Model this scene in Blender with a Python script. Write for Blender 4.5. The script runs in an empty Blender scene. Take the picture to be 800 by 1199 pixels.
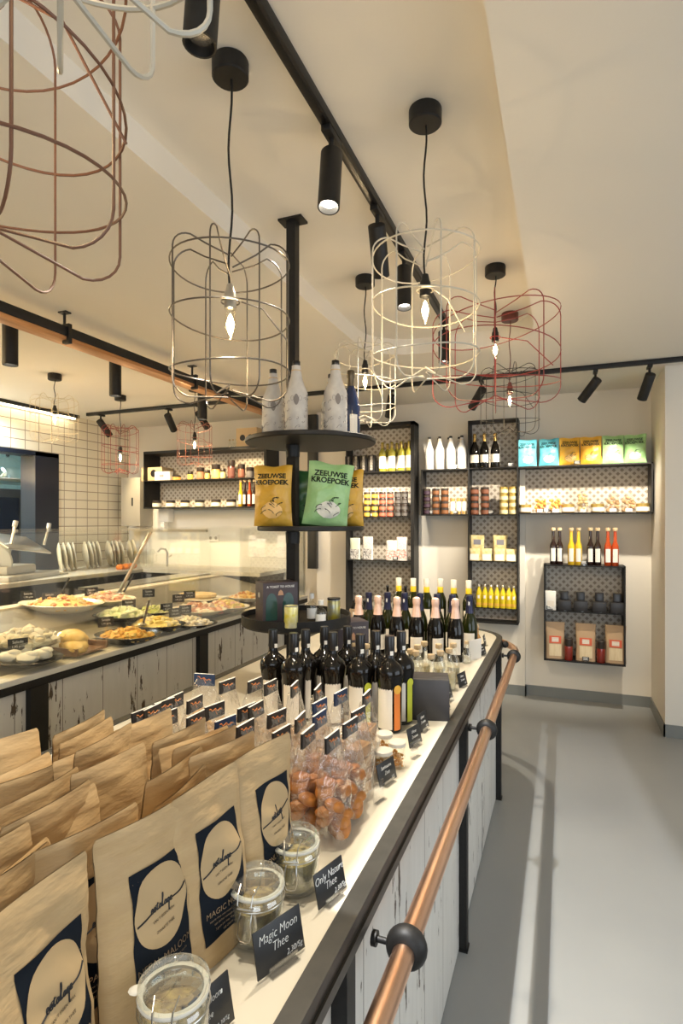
import bpy, bmesh, math, random
from mathutils import Vector, Matrix, Euler
random.seed(7)
C = bpy.context.scene
COL = C.collection
PI = math.pi

# ---------------------------------------------------------------- camera
FPX, CX, CY, YAW, H = 665.0, 400.0, 611.0, math.radians(21.35), 1.65
SN, CS = math.sin(YAW), math.cos(YAW)
cam_d = bpy.data.cameras.new('camera'); cam = bpy.data.objects.new('camera', cam_d); COL.objects.link(cam)
cam.location = (0, 0, H); cam.rotation_euler = (PI/2, 0, YAW)
cam_d.sensor_fit = 'HORIZONTAL'; cam_d.sensor_width = 24.0; cam_d.lens = FPX/800*24.0
cam_d.shift_y = (CY-599.5)/800.0; cam_d.clip_start = .02
C.camera = cam

def at(u, v, x=None, y=None, z=None):
    """point where the sight line of photo pixel (u, v) meets a real plane of the room"""
    xc = (u-CX)/FPX; zc = (CY-v)/FPX
    d = (-SN+CS*xc, CS+SN*xc, zc)
    t = x/d[0] if x is not None else (y/d[1] if y is not None else (z-H)/d[2])
    return Vector((d[0]*t, d[1]*t, H+d[2]*t))

# ---------------------------------------------------------------- light and exposure
C.view_settings.view_transform = 'Standard'
C.view_settings.look = 'None'
C.view_settings.gamma = 1.0
C.view_settings.use_curve_mapping = False
C.view_settings.exposure = 0.0
w = bpy.data.worlds.new('world'); C.world = w; w.use_nodes = True
w.node_tree.nodes['Background'].inputs[0].default_value = (.78, .87, 1, 1)
w.node_tree.nodes['Background'].inputs[1].default_value = .24
WARM = (1, .70, .36); SPOTC = (1, .89, .72)
def area(name, loc, target, sx, sy, power, col):
    d = bpy.data.lights.new(name, 'AREA'); d.shape = 'RECTANGLE'; d.size = sx; d.size_y = sy; d.energy = power; d.color = col
    o = bpy.data.objects.new(name, d); COL.objects.link(o); o.location = loc
    o.rotation_euler = (Vector(target)-Vector(loc)).to_track_quat('-Z', 'Y').to_euler()
    return o
def spot(name, loc, target, power, ang=60, blend=.5, col=SPOTC, rad=.02, square=False):
    d = bpy.data.lights.new(name, 'SPOT'); d.energy = power; d.color = col; d.spot_size = math.radians(ang); d.spot_blend = blend
    d.shadow_soft_size = rad; d.use_square = square
    o = bpy.data.objects.new(name, d); COL.objects.link(o); o.location = loc
    o.rotation_euler = (Vector(target)-Vector(loc)).to_track_quat('-Z', 'Y').to_euler()
    return o
# daylight through the shop front behind the camera and the open right side of the shop
area('shop_front_daylight', (1.0, -2.9, 1.6), (0, 4, 1.2), 3.6, 2.2, 80, (.84, .92, 1))
area('side_window_daylight', (3.9, 1.5, 1.6), (0, 2.5, 1.4), 3.5, 2.0, 62, (.84, .92, 1))
# deli kitchen light
area('kitchen_warm_fill', (-4.1, 1.6, 2.80), (-3.6, 2.4, 0), .8, 1.8, 110, WARM)  # warm fill added above the work area, no fixture modelled
area('strip_light_glow', (-5.10, 3.0, 2.79), (-4.2, 3.0, 0), .05, 3.8, 170, (1, .68, .32))
area('pass_through_fill', (-5.75, 3.6, 2.78), (-6.2, 3.6, 0), .5, 2.0, 160, (.8, .92, 1))  # cool fill added to brighten the room beyond the opening

# ---------------------------------------------------------------- materials
MATS = {}
def mat(name, col=(.5,.5,.5), rough=.5, metal=0, bump=None, noise=None, emis=None, trans=0, coat=0, spec=None):
    if name in MATS: return MATS[name]
    m = bpy.data.materials.new(name); m.use_nodes = True; MATS[name] = m
    nt = m.node_tree; b = nt.nodes['Principled BSDF']
    b.inputs['Base Color'].default_value = (*col, 1); b.inputs['Roughness'].default_value = rough; b.inputs['Metallic'].default_value = metal
    if trans: b.inputs['Transmission Weight'].default_value = trans
    if coat: b.inputs['Coat Weight'].default_value = coat; b.inputs['Coat Roughness'].default_value = .03
    if spec is not None: b.inputs['Specular IOR Level'].default_value = spec
    if emis: b.inputs['Emission Color'].default_value = (*emis[:3], 1); b.inputs['Emission Strength'].default_value = emis[3]
    if noise:   # (scale, second colour, amount, stretch)
        tc = nt.nodes.new('ShaderNodeTexCoord'); mp = nt.nodes.new('ShaderNodeMapping'); n = nt.nodes.new('ShaderNodeTexNoise'); mx = nt.nodes.new('ShaderNodeMix'); mx.data_type = 'RGBA'
        r = nt.nodes.new('ShaderNodeMapRange')
        n.inputs['Scale'].default_value = noise[0]; n.inputs['Detail'].default_value = 5
        mp.inputs['Scale'].default_value = noise[3] if len(noise) > 3 else (1, 1, 1)
        nt.links.new(tc.outputs['Object'], mp.inputs[0]); nt.links.new(mp.outputs[0], n.inputs['Vector'])
        r.inputs[1].default_value = .35; r.inputs[2].default_value = .65; r.inputs[4].default_value = noise[2]
        nt.links.new(n.outputs['Fac'], r.inputs[0]); nt.links.new(r.outputs[0], mx.inputs['Factor'])
        mx.inputs['A'].default_value = (*col, 1); mx.inputs['B'].default_value = (*noise[1], 1)
        nt.links.new(mx.outputs['Result'], b.inputs['Base Color'])
    if bump:    # (scale, strength, stretch)
        tc = nt.nodes.new('ShaderNodeTexCoord'); mp = nt.nodes.new('ShaderNodeMapping'); n = nt.nodes.new('ShaderNodeTexNoise'); bp = nt.nodes.new('ShaderNodeBump')
        n.inputs['Scale'].default_value = bump[0]; n.inputs['Detail'].default_value = 4
        mp.inputs['Scale'].default_value = bump[2] if len(bump) > 2 else (1, 1, 1)
        nt.links.new(tc.outputs['Object'], mp.inputs[0]); nt.links.new(mp.outputs[0], n.inputs['Vector'])
        bp.inputs['Strength'].default_value = bump[1]; bp.inputs['Distance'].default_value = .01
        nt.links.new(n.outputs['Fac'], bp.inputs['Height']); nt.links.new(bp.outputs[0], b.inputs['Normal'])
    return m
def thin_glass(name, tint=(1,1,1), f0=.05, edge=.55, milky=0, bump=0, bscale=20):
    """single-wall glass or film: clear seen square on, reflective at grazing angles"""
    if name in MATS: return MATS[name]
    m = bpy.data.materials.new(name); m.use_nodes = True; MATS[name] = m
    nt = m.node_tree; nt.nodes.clear(); N = nt.nodes.new; L = nt.links.new
    out = N('ShaderNodeOutputMaterial'); tr = N('ShaderNodeBsdfTransparent'); gl = N('ShaderNodeBsdfGlossy'); mx = N('ShaderNodeMixShader'); lw = N('ShaderNodeLayerWeight'); mr = N('ShaderNodeMapRange')
    tr.inputs[0].default_value = (*tint, 1); gl.inputs['Roughness'].default_value = .03 if not bump else .08; gl.inputs[0].default_value = (1, 1, 1, 1)
    lw.inputs[0].default_value = .5
    pw = N('ShaderNodeMath'); pw.operation = 'POWER'; pw.inputs[1].default_value = 2.5
    L(lw.outputs['Facing'], pw.inputs[0]); L(pw.outputs[0], mr.inputs[0])
    mr.inputs[3].default_value = f0; mr.inputs[4].default_value = edge
    L(mr.outputs[0], mx.inputs[0]); L(tr.outputs[0], mx.inputs[1]); L(gl.outputs[0], mx.inputs[2])
    if bump:
        tc = N('ShaderNodeTexCoord'); n = N('ShaderNodeTexNoise'); bp = N('ShaderNodeBump'); n.inputs['Scale'].default_value = bscale; n.inputs['Detail'].default_value = 3; n.inputs['Distortion'].default_value = 1.5
        bp.inputs['Strength'].default_value = bump; bp.inputs['Distance'].default_value = .02
        L(tc.outputs['Object'], n.inputs['Vector']); L(n.outputs['Fac'], bp.inputs['Height']); L(bp.outputs[0], gl.inputs['Normal']); L(bp.outputs[0], lw.inputs['Normal'])
    src = mx.outputs[0]
    if milky:
        df = N('ShaderNodeBsdfDiffuse'); df.inputs[0].default_value = (.95, .93, .9, 1); m2 = N('ShaderNodeMixShader'); m2.inputs[0].default_value = milky
        L(src, m2.inputs[1]); L(df.outputs[0], m2.inputs[2]); src = m2.outputs[0]
    L(src, out.inputs[0]); return m

M_black = mat('black_powder_steel', (.010,.0095,.009), .5, 0, noise=(60, (.016,.015,.014), .6), spec=.35)
M_edge = mat('worktop_edge_steel', (.028,.026,.021), .42, .2, noise=(25, (.045,.041,.033), .7))
M_copper = mat('copper_tube', (.88,.58,.41), .30, 1, noise=(7, (.72,.41,.26), .7, (1,.35,1)), bump=(30,.03))
M_top = mat('worktop_laminate', (.62,.57,.46), .38, 0, noise=(5, (.54,.49,.39), .7))
M_wall = mat('white_plaster', (.74,.69,.60), .8, 0, bump=(90,.04))
M_ceil = mat('ceiling_plaster', (.78,.74,.66), .85, 0, bump=(60,.03))
M_floor = mat('grey_resin_floor', (.30,.305,.30), .36, 0, noise=(1.2, (.33,.335,.325), .8))
M_skirt = mat('grey_skirting', (.20,.21,.20), .4)
M_white = mat('white_plastic', (.85,.84,.80), .35)
M_steel = mat('brushed_steel', (.62,.60,.56), .28, 1)
M_chalk = mat('chalk_card', (.012,.012,.013), .4)
M_ink = mat('white_chalk_ink', (.85,.85,.82), .6)
M_acryl = thin_glass('clear_acrylic', (.97,.97,.97), .12, .7)
M_glass = thin_glass('clear_glass', (.97,.985,.97), .07, .75)
M_pane = thin_glass('showcase_glass', (.97,.98,.955), .06, .55, milky=.018)  # faint white mixed in paints the haze of reflections
M_film = thin_glass('cellophane', (.97,.96,.94), .10, .75, milky=.035, bump=.9, bscale=16)
M_kraft = mat('kraft_paper', (.53,.37,.185), .55, 0, noise=(14, (.46,.31,.15), .6, (1,1,3)), bump=(9,.7,(1,1,3)))
M_navy = mat('navy_label', (.006,.010,.017), .65, spec=.15)
M_kdisc = mat('kraft_print', (.51,.36,.185), .6)
M_print = mat('black_print', (.01,.01,.012), .5)
M_gold = mat('tan_print', (.62,.44,.26), .5)
M_bottle = mat('dark_bottle_glass', (.006,.005,.004), .05, spec=.4)
M_bottleg = mat('green_bottle_glass', (.014,.018,.003), .06, spec=.4)
M_foilp = mat('rose_foil', (.84,.58,.46), .38, .25, bump=(60,.25))
M_foilb = mat('navy_foil', (.02,.022,.06), .3, .3)
M_foily = mat('yellow_foil', (.85,.60,.02), .35)
M_cream = mat('cream_wax', (.86,.80,.68), .45)
M_label = mat('cream_paper', (.80,.74,.64), .7)
M_cork = mat('cork', (.66,.50,.30), .8, noise=(120, (.5,.36,.2), .8))
M_orange = mat('orange_label', (.80,.22,.03), .5)
M_lime = mat('lime_label', (.55,.58,.04), .5)

def pattern_mat():
    """beige sheet printed with a lattice of small brown diamonds"""
    m = bpy.data.materials.new('patterned_back_sheet'); m.use_nodes = True; nt = m.node_tree; N = nt.nodes.new; L = nt.links.new
    b = nt.nodes['Principled BSDF']; b.inputs['Roughness'].default_value = .5
    tc = N('ShaderNodeTexCoord'); sp = N('ShaderNodeSeparateXYZ'); L(tc.outputs['Object'], sp.inputs[0])
    def mth(op, a, bb=None):
        n = N('ShaderNodeMath'); n.operation = op
        for i, q in enumerate((a, bb)):
            if q is None: continue
            if isinstance(q, (int, float)): n.inputs[i].default_value = q
            else: L(q, n.inputs[i])
        return n.outputs[0]
    P = .066
    def dot(off):
        r = []
        for o in (0, 2):
            f = mth('FRACT', mth('ADD', mth('DIVIDE', sp.outputs[o], P), off+50)); r.append(mth('ABSOLUTE', mth('SUBTRACT', f, .5)))
        return mth('ADD', r[0], r[1])
    d = mth('MINIMUM', dot(0), dot(.5))
    mr = N('ShaderNodeMapRange'); mr.inputs[1].default_value = .24; mr.inputs[2].default_value = .30; mr.inputs[3].default_value = 1; mr.inputs[4].default_value = 0
    L(d, mr.inputs[0]); mx = N('ShaderNodeMix'); mx.data_type = 'RGBA'; L(mr.outputs[0], mx.inputs['Factor'])
    mx.inputs['A'].default_value = (.56,.51,.43,1); mx.inputs['B'].default_value = (.27,.22,.17,1)
    L(mx.outputs['Result'], b.inputs['Base Color']); return m
M_pattern = pattern_mat()
def plank_mat():
    """vertical white painted boards with chipped dark wood showing"""
    m = bpy.data.materials.new('distressed_white_boards'); m.use_nodes = True; nt = m.node_tree; N = nt.nodes.new; L = nt.links.new
    b = nt.nodes['Principled BSDF']; b.inputs['Roughness'].default_value = .55
    tc = N('ShaderNodeTexCoord'); sp = N('ShaderNodeSeparateXYZ'); L(tc.outputs['Object'], sp.inputs[0])
    mp = N('ShaderNodeMapping'); mp.inputs['Scale'].default_value = (9, 26, 5); L(tc.outputs['Object'], mp.inputs[0])
    n = N('ShaderNodeTexNoise'); n.inputs['Scale'].default_value = 1.6; n.inputs['Detail'].default_value = 6; n.inputs['Roughness'].default_value = .62; L(mp.outputs[0], n.inputs['Vector'])
    mp2 = N('ShaderNodeMapping'); mp2.inputs['Scale'].default_value = (2, 7, 1.3); mp2.inputs['Location'].default_value = (3.1, 1.7, .4); L(tc.outputs['Object'], mp2.inputs[0])
    n2 = N('ShaderNodeTexNoise'); n2.inputs['Scale'].default_value = 1.3; n2.inputs['Detail'].default_value = 2; L(mp2.outputs[0], n2.inputs['Vector'])
    ad = N('ShaderNodeMath'); ad.operation = 'ADD'; m5 = N('ShaderNodeMath'); m5.operation = 'MULTIPLY'; m5.inputs[1].default_value = .8
    L(n2.outputs['Fac'], m5.inputs[0]); L(n.outputs['Fac'], ad.inputs[0]); L(m5.outputs[0], ad.inputs[1])
    r = N('ShaderNodeMapRange'); r.inputs[1].default_value = 1.065; r.inputs[2].default_value = 1.08; L(ad.outputs[0], r.inputs[0])
    # board joints along y
    dv = N('ShaderNodeMath'); dv.operation = 'DIVIDE'; dv.inputs[1].default_value = .27; L(sp.outputs[1], dv.inputs[0])
    fr = N('ShaderNodeMath'); fr.operation = 'FRACT'; L(dv.outputs[0], fr.inputs[0])
    lt = N('ShaderNodeMath'); lt.operation = 'LESS_THAN'; lt.inputs[1].default_value = .013; L(fr.outputs[0], lt.inputs[0])
    mxm = N('ShaderNodeMath'); mxm.operation = 'MAXIMUM'; L(r.outputs[0], mxm.inputs[0]); L(lt.outputs[0], mxm.inputs[1])
    mx = N('ShaderNodeMix'); mx.data_type = 'RGBA'; L(mxm.outputs[0], mx.inputs['Factor'])
    n3 = N('ShaderNodeTexNoise'); n3.inputs['Scale'].default_value = 4; L(mp2.outputs[0], n3.inputs['Vector'])
    base = N('ShaderNodeMix'); base.data_type = 'RGBA'; L(n3.outputs['Fac'], base.inputs['Factor']); base.inputs['A'].default_value = (.60,.58,.53,1); base.inputs['B'].default_value = (.72,.70,.65,1)
    L(base.outputs['Result'], mx.inputs['A']); mx.inputs['B'].default_value = (.085,.06,.04,1)
    L(mx.outputs['Result'], b.inputs['Base Color'])
    bp = N('ShaderNodeBump'); bp.inputs['Strength'].default_value = .5; bp.inputs['Distance'].default_value = .004; bp.invert = True; L(mxm.outputs[0], bp.inputs['Height']); L(bp.outputs[0], b.inputs['Normal'])
    return m
M_plank = plank_mat()
def tile_mat():
    m = bpy.data.materials.new('cream_stacked_tiles'); m.use_nodes = True; nt = m.node_tree; N = nt.nodes.new; L = nt.links.new
    b = nt.nodes['Principled BSDF']; b.inputs['Roughness'].default_value = .22
    tc = N('ShaderNodeTexCoord'); sp = N('ShaderNodeSeparateXYZ'); L(tc.outputs['Object'], sp.inputs[0]); cb = N('ShaderNodeCombineXYZ'); L(sp.outputs[1], cb.inputs[0]); L(sp.outputs[2], cb.inputs[1])
    br = N('ShaderNodeTexBrick'); br.offset = 0; br.inputs['Scale'].default_value = 1; br.inputs['Brick Width'].default_value = .165; br.inputs['Row Height'].default_value = .10; br.inputs['Mortar Size'].default_value = .0045; br.inputs['Bias'].default_value = -1
    br.inputs['Color1'].default_value = (.78,.72,.57,1); br.inputs['Color2'].default_value = (.74,.68,.53,1); br.inputs['Mortar'].default_value = (.33,.27,.2,1)
    L(cb.outputs[0], br.inputs['Vector']); L(br.outputs['Color'], b.inputs['Base Color'])
    bp = N('ShaderNodeBump'); bp.inputs['Strength'].default_value = .5; bp.inputs['Distance'].default_value = .004; bp.invert = True; L(br.outputs['Fac'], bp.inputs['Height']); L(bp.outputs[0], b.inputs['Normal'])
    return m
M_tile = tile_mat()

# ---------------------------------------------------------------- mesh helpers
class MB:
    def __init__(s): s.bm = bmesh.new(); s.mats = []
    def mi(s, m):
        if m is None: return 0
        if m not in s.mats: s.mats.append(m)
        return s.mats.index(m)
    def _tag(s, faces, m):
        i = s.mi(m)
        for f in faces: f.material_index = i
    def box(s, lo, hi, m=None, M=None, bev=0):
        x0, y0, z0 = lo; x1, y1, z1 = hi
        vs = [s.bm.verts.new((x, y, z)) for x in (x0, x1) for y in (y0, y1) for z in (z0, z1)]
        fs = [s.bm.faces.new([vs[i] for i in q]) for q in ((0,1,3,2),(4,6,7,5),(0,4,5,1),(2,3,7,6),(0,2,6,4),(1,5,7,3))]
        s._tag(fs, m)
        if M is not None: bmesh.ops.transform(s.bm, matrix=M, verts=vs)
        if bev:
            es = list({e for f in fs for e in f.edges})
            r = bmesh.ops.bevel(s.bm, geom=es, offset=bev, segments=2, affect='EDGES', profile=.5)
            s._tag([f for f in r['faces']], m)
        return s
    def lathe(s, prof, seg=16, m=None, M=None, cap=True):
        """prof: list of (r, z)"""
        rings = []
        for r, z in prof:
            if r < 1e-5: rings.append([s.bm.verts.new((0, 0, z))])
            else: rings.append([s.bm.verts.new((r*math.cos(2*PI*k/seg), r*math.sin(2*PI*k/seg), z)) for k in range(seg)])
        fs = []
        for a, b in zip(rings, rings[1:]):
            if len(a) == 1 and len(b) == 1: continue
            for k in range(seg):
                k2 = (k+1) % seg
                if len(a) == 1: fs.append(s.bm.faces.new((a[0], b[k2], b[k])))
                elif len(b) == 1: fs.append(s.bm.faces.new((a[k], a[k2], b[0])))
                else: fs.append(s.bm.faces.new((a[k], a[k2], b[k2], b[k])))
        if cap:
            if len(rings[0]) > 1: fs.append(s.bm.faces.new(rings[0][::-1]))
            if len(rings[-1]) > 1: fs.append(s.bm.faces.new(rings[-1]))
        s._tag(fs, m)
        if M is not None: bmesh.ops.transform(s.bm, matrix=M, verts=[v for r in rings for v in r])
        return s
    def cyl(s, p0, p1, r, m=None, seg=12, r2=None):
        p0 = Vector(p0); p1 = Vector(p1); d = p1-p0
        return s.lathe([(r, 0), (r if r2 is None else r2, d.length)], seg, m, Matrix.Translation(p0) @ d.to_track_quat('Z', 'Y').to_matrix().to_4x4())
    def tube(s, pts, r, m=None, seg=6, closed=False):
        pts = [Vector(p) for p in pts]; n = len(pts); rings = []; up = None
        for i, p in enumerate(pts):
            if closed: t = pts[(i+1) % n]-pts[i-1]
            else: t = pts[min(i+1, n-1)]-pts[max(i-1, 0)]
            if t.length < 1e-9: t = Vector((0,0,1))
            t.normalize()
            if up is None: up = Vector((0,0,1)) if abs(t.z) < .9 else Vector((1,0,0))
            sd = t.cross(up)
            if sd.length < 1e-4: sd = t.orthogonal()
            sd.normalize(); up = sd.cross(t).normalized()
            rings.append([s.bm.verts.new(p+r*(math.cos(2*PI*k/seg)*sd+math.sin(2*PI*k/seg)*up)) for k in range(seg)])
        fs = []
        if closed:      # align last ring to first
            a, b = rings[-1], rings[0]; off = min(range(seg), key=lambda o: (a[0].co-b[o].co).length)
        for i in range(n if closed else n-1):
            a = rings[i]; b = rings[(i+1) % n]; o = off if (closed and i == n-1) else 0
            for k in range(seg): fs.append(s.bm.faces.new((a[k], a[(k+1) % seg], b[(k+1+o) % seg], b[(k+o) % seg])))
        if not closed:
            fs.append(s.bm.faces.new(rings[0][::-1])); fs.append(s.bm.faces.new(rings[-1]))
        s._tag(fs, m); return s
    def prism(s, poly, z0, z1, m=None, M=None):
        a = [s.bm.verts.new((x, y, z0)) for x, y in poly]; b = [s.bm.verts.new((x, y, z1)) for x, y in poly]; n = len(poly)
        fs = [s.bm.faces.new(a[::-1]), s.bm.faces.new(b)]+[s.bm.faces.new((a[i], a[(i+1) % n], b[(i+1) % n], b[i])) for i in range(n)]
        s._tag(fs, m)
        if M is not None: bmesh.ops.transform(s.bm, matrix=M, verts=a+b)
        return s
    def blob(s, c, r, m=None, sub=1, jit=.12, M=None):
        r3 = r if isinstance(r, (tuple, list)) else (r, r, r)
        res = bmesh.ops.create_icosphere(s.bm, subdivisions=sub, radius=1)
        for v in res['verts']:
            v.co *= 1+random.uniform(-jit, jit); v.co = Vector((v.co.x*r3[0], v.co.y*r3[1], v.co.z*r3[2]))
            if M is not None: v.co = M @ v.co
            v.co += Vector(c)
        s._tag(list({f for v in res['verts'] for f in v.link_faces}), m); return s
    def grid(s, fn, nu, nv, m=None, closed_u=False):
        vs = [[s.bm.verts.new(fn(i/nu, j/nv)) for j in range(nv+1)] for i in range(nu if closed_u else nu+1)]
        fs = []
        for i in range(nu):
            a = vs[i]; b = vs[(i+1) % nu if closed_u else i+1]
            for j in range(nv): fs.append(s.bm.faces.new((a[j], b[j], b[j+1], a[j+1])))
        s._tag(fs, m); return s
    def build(s, name, m=None, parent=None, smooth=True, fixn=True):
        if fixn: bmesh.ops.recalc_face_normals(s.bm, faces=s.bm.faces)
        me = bpy.data.meshes.new(name); s.bm.to_mesh(me); s.bm.free()
        for q in (s.mats if s.mats else [m]): me.materials.append(q)
        if smooth:
            for p in me.polygons: p.use_smooth = True
            try: me.set_sharp_from_angle(angle=math.radians(38))
            except Exception: pass
        o = bpy.data.objects.new(name, me); COL.objects.link(o)
        if parent is not None: o.parent = parent
        return o
def tag(o, label=None, cat=None, group=None, kind=None):
    if label: o['label'] = label
    if cat: o['category'] = cat
    if group: o['group'] = group
    if kind: o['kind'] = kind
    return o
def thing(name, label, cat, loc=(0,0,0), rz=0, group=None):
    o = bpy.data.objects.new(name, None); o.empty_display_size = .05; COL.objects.link(o)
    o.location = loc; o.rotation_euler = (0, 0, rz); return tag(o, label, cat, group)
def struct(name, mb, m=None, smooth=False): return tag(mb.build(name, m, smooth=smooth), kind='structure')
KIDS = {}
def dup(root, loc, rz=0, label=None, group=None, scale=None):
    def cp(o, par):
        c = o.copy(); COL.objects.link(c); c.parent = par
        for ch in [q for q in bpy.data.objects if q.parent is o] if o not in KIDS else KIDS[o]: cp(ch, c)
        return c
    def kids(o):
        KIDS[o] = list(o.children); [kids(q) for q in KIDS[o]]
    if root not in KIDS: kids(root)
    r = cp(root, None); r.location = loc; r.rotation_euler = (0, 0, rz)
    if scale: r.scale = (scale,)*3 if isinstance(scale, (int, float)) else scale
    if label: r['label'] = label
    if group: r['group'] = group
    return r
class Maker:
    """first use moves the prototype itself, later uses copy it"""
    def __init__(s, proto): s.p = proto; s.used = False
    def put(s, loc, rz=0, label=None, group=None, scale=None):
        if not s.used:
            s.used = True; o = s.p; s.snap = None
            o.location = loc; o.rotation_euler = (0, 0, rz)
            if label: o['label'] = label
            if group: o['group'] = group
            if scale: o.scale = (scale,)*3 if isinstance(scale, (int, float)) else scale
            return o
        o = dup(s.p, loc, rz, label, group, scale)
        if not scale: o.scale = (1,1,1)
        return o
def text(name, body, size, m, parent, M, ax='CENTER', ext=.0003, shear=0, sx=1, off=0):
    cu = bpy.data.curves.new(name, 'FONT'); cu.body = body; cu.size = size; cu.align_x = ax; cu.align_y = 'CENTER'; cu.extrude = ext; cu.shear = shear; cu.resolution_u = 3; cu.space_line = .95; cu.offset = off
    o = bpy.data.objects.new(name+'_tmp', cu); COL.objects.link(o); bpy.context.view_layer.update()
    me = bpy.data.meshes.new_from_object(o); bpy.data.objects.remove(o); bpy.data.curves.remove(cu)
    me.transform(M @ Matrix.Diagonal((sx, 1, 1, 1))); me.materials.clear(); me.materials.append(m)
    t = bpy.data.objects.new(name, me); COL.objects.link(t)
    if parent is not None: t.parent = parent
    return t
# frame with local x = right, local y = up, local z = out of the surface
FRONT = Matrix(((1,0,0,0),(0,0,-1,0),(0,1,0,0),(0,0,0,1)))      # text standing upright facing -Y
def T(x, y, z): return Matrix.Translation((x, y, z))
def RZ(a): return Matrix.Rotation(a, 4, 'Z')
def RX(a): return Matrix.Rotation(a, 4, 'X')
def RY(a): return Matrix.Rotation(a, 4, 'Y')

# ================================================================ THE SETTING
XL, XR, YF, YB1, YB2, ZC, ZR = -5.20, 4.2, -3.1, 5.65, 5.70, 2.85, 2.96
struct('floor', MB().box((-7.2, YF-.2, -.1), (XR+.2, 6.2, 0)), M_floor)
# ceiling with a sunken tray whose far corners are rounded
def tray_outline(n=6):
    x0, x1, y0, y1, r = -1.30, -.17, -2.6, 3.98, .34
    p = [(x0, y0), (x1, y0)]
    p += [(x1-r+r*math.cos(a), y1-r+r*math.sin(a)) for a in [PI/2*k/n for k in range(n+1)]]
    p += [(x0+r-r*math.sin(a), y1-r+r*math.cos(a)) for a in [PI/2*k/n for k in range(n+1)]]
    return p
def ceiling():
    mb = MB(); bm = mb.bm; out = [(-5.4, YF-.1), (XR+.1, YF-.1), (XR+.1, 6.1), (-5.4, 6.1)]
    def loop(pts, z): 
        vs = [bm.verts.new((x, y, z)) for x, y in pts]; return vs, [bm.edges.new((vs[i], vs[(i+1) % len(vs)])) for i in range(len(vs))]
    a, ea = loop(out, ZC); b, eb = loop(tray_outline(), ZC)
    bmesh.ops.triangle_fill(bm, use_beauty=True, edges=ea+eb, normal=(0, 0, -1))
    c = [bm.verts.new((v.co.x, v.co.y, ZR)) for v in b]; n = len(b)
    for i in range(n): bm.faces.new((b[i], b[(i+1) % n], c[(i+1) % n], c[i]))
    bm.faces.new(c)
    bm.faces.new([bm.verts.new((x, y, ZR+.12)) for x, y in out])      # slab above
    return mb
struct('ceiling', ceiling(), M_ceil)
# tiled wall on the left with the pass-through opening
oy0, oy1, oz0, oz1 = 1.5, at(68, 560, x=XL).y, at(68, 662, x=XL).z-.12, at(68, 532, x=XL).z
mb = MB()
for lo, hi in (((XL-.16, YF, 0), (XL, oy0, ZC)), ((XL-.16, oy1, 0), (XL, 6.0, ZC)), ((XL-.16, oy0, 0), (XL, oy1, oz0)), ((XL-.16, oy0, oz1), (XL, oy1, ZC))): mb.box(lo, hi)
struct('wall_left', mb, M_tile)
M_navyfr = mat('navy_lacquer', (.008,.013,.026), .3)
mb = MB(); t = .02
mb.box((XL-.2, oy1-.30, oz0), (XL+.012, oy1, oz1)); mb.box((XL-.2, oy0, oz1-.045), (XL+.012, oy1, oz1)); mb.box((XL-.2, oy0, oz0), (XL+.012, oy1, oz0+.04)); mb.box((XL-.2, oy0, oz0), (XL+.012, oy0+.04, oz1))
struct('trim_1', mb, M_navyfr)
# room beyond the pass-through
M_kit = mat('kitchen_tiles_blue', (.45,.62,.62), .3, noise=(30, (.35,.52,.55), .6))
mb = MB().box((-7.3, 0, 0), (-7.1, 6.2, ZC)); mb.box((-7.3, .0, 0), (XL-.16, .2, ZC)); mb.box((-7.3, 5.98, 0), (XL-.16, 6.2, ZC)); mb.box((-7.3, 0, ZC-.02), (XL-.16, 6.2, ZC+.1))
struct('wall_kitchen', mb, M_kit)
# back wall: kitchen part, pier, shop part, niche
xs = at(615, 808, y=YB1).x; xn = at(763, 700, y=YB2).x; xp = at(393, 640, y=YB1).x
struct('wall_back', MB().box((XL-.1, 5.80, 0), (xp+.02, 6.05, ZC+.02)).box((xp, YB1, 0), (xs, 6.05, ZC+.02)).box((xs-.01, YB2, 0), (XR, 6.05, ZC+.02)), M_wall)
yr = at(778, 866, z=0).y; yr = 4.97
struct('wall_right', MB().box((xn, yr, 0), (XR, 6.05, ZC+.02)), M_wall)
struct('wall_side', MB().box((XR, -.6, 0), (XR+.2, 5.0, .5)).box((XR, -.6, 2.5), (XR+.2, 5.0, ZC)).box((XR, 3.4, 0), (XR+.2, 5.0, ZC)).box((XR, YF, 0), (XR+.2, -.4, ZC)), M_wall)
struct('wall_front', MB().box((-7.2, YF-.2, 0), (-1, YF, ZC)).box((-1, YF-.2, 2.75), (XR+.2, YF, ZC)).box((3.0, YF-.2, 0), (XR+.2, YF, ZC)).box((-1, YF-.2, 0), (3, YF, .4)), M_wall)
sk = .095
struct('baseboard_back', MB().box((xp, YB1-.012, 0), (xs+.012, YB1, sk)).box((xs, YB1-.012, 0), (xs+.012, YB2, sk)).box((xs, YB2-.012, 0), (xn, YB2, sk)), M_skirt)
struct('baseboard_right', MB().box((xn-.012, yr-.012, 0), (xn, YB2, sk)).box((xn-.012, yr-.012, 0), (XR, yr, sk)), M_skirt)
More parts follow.
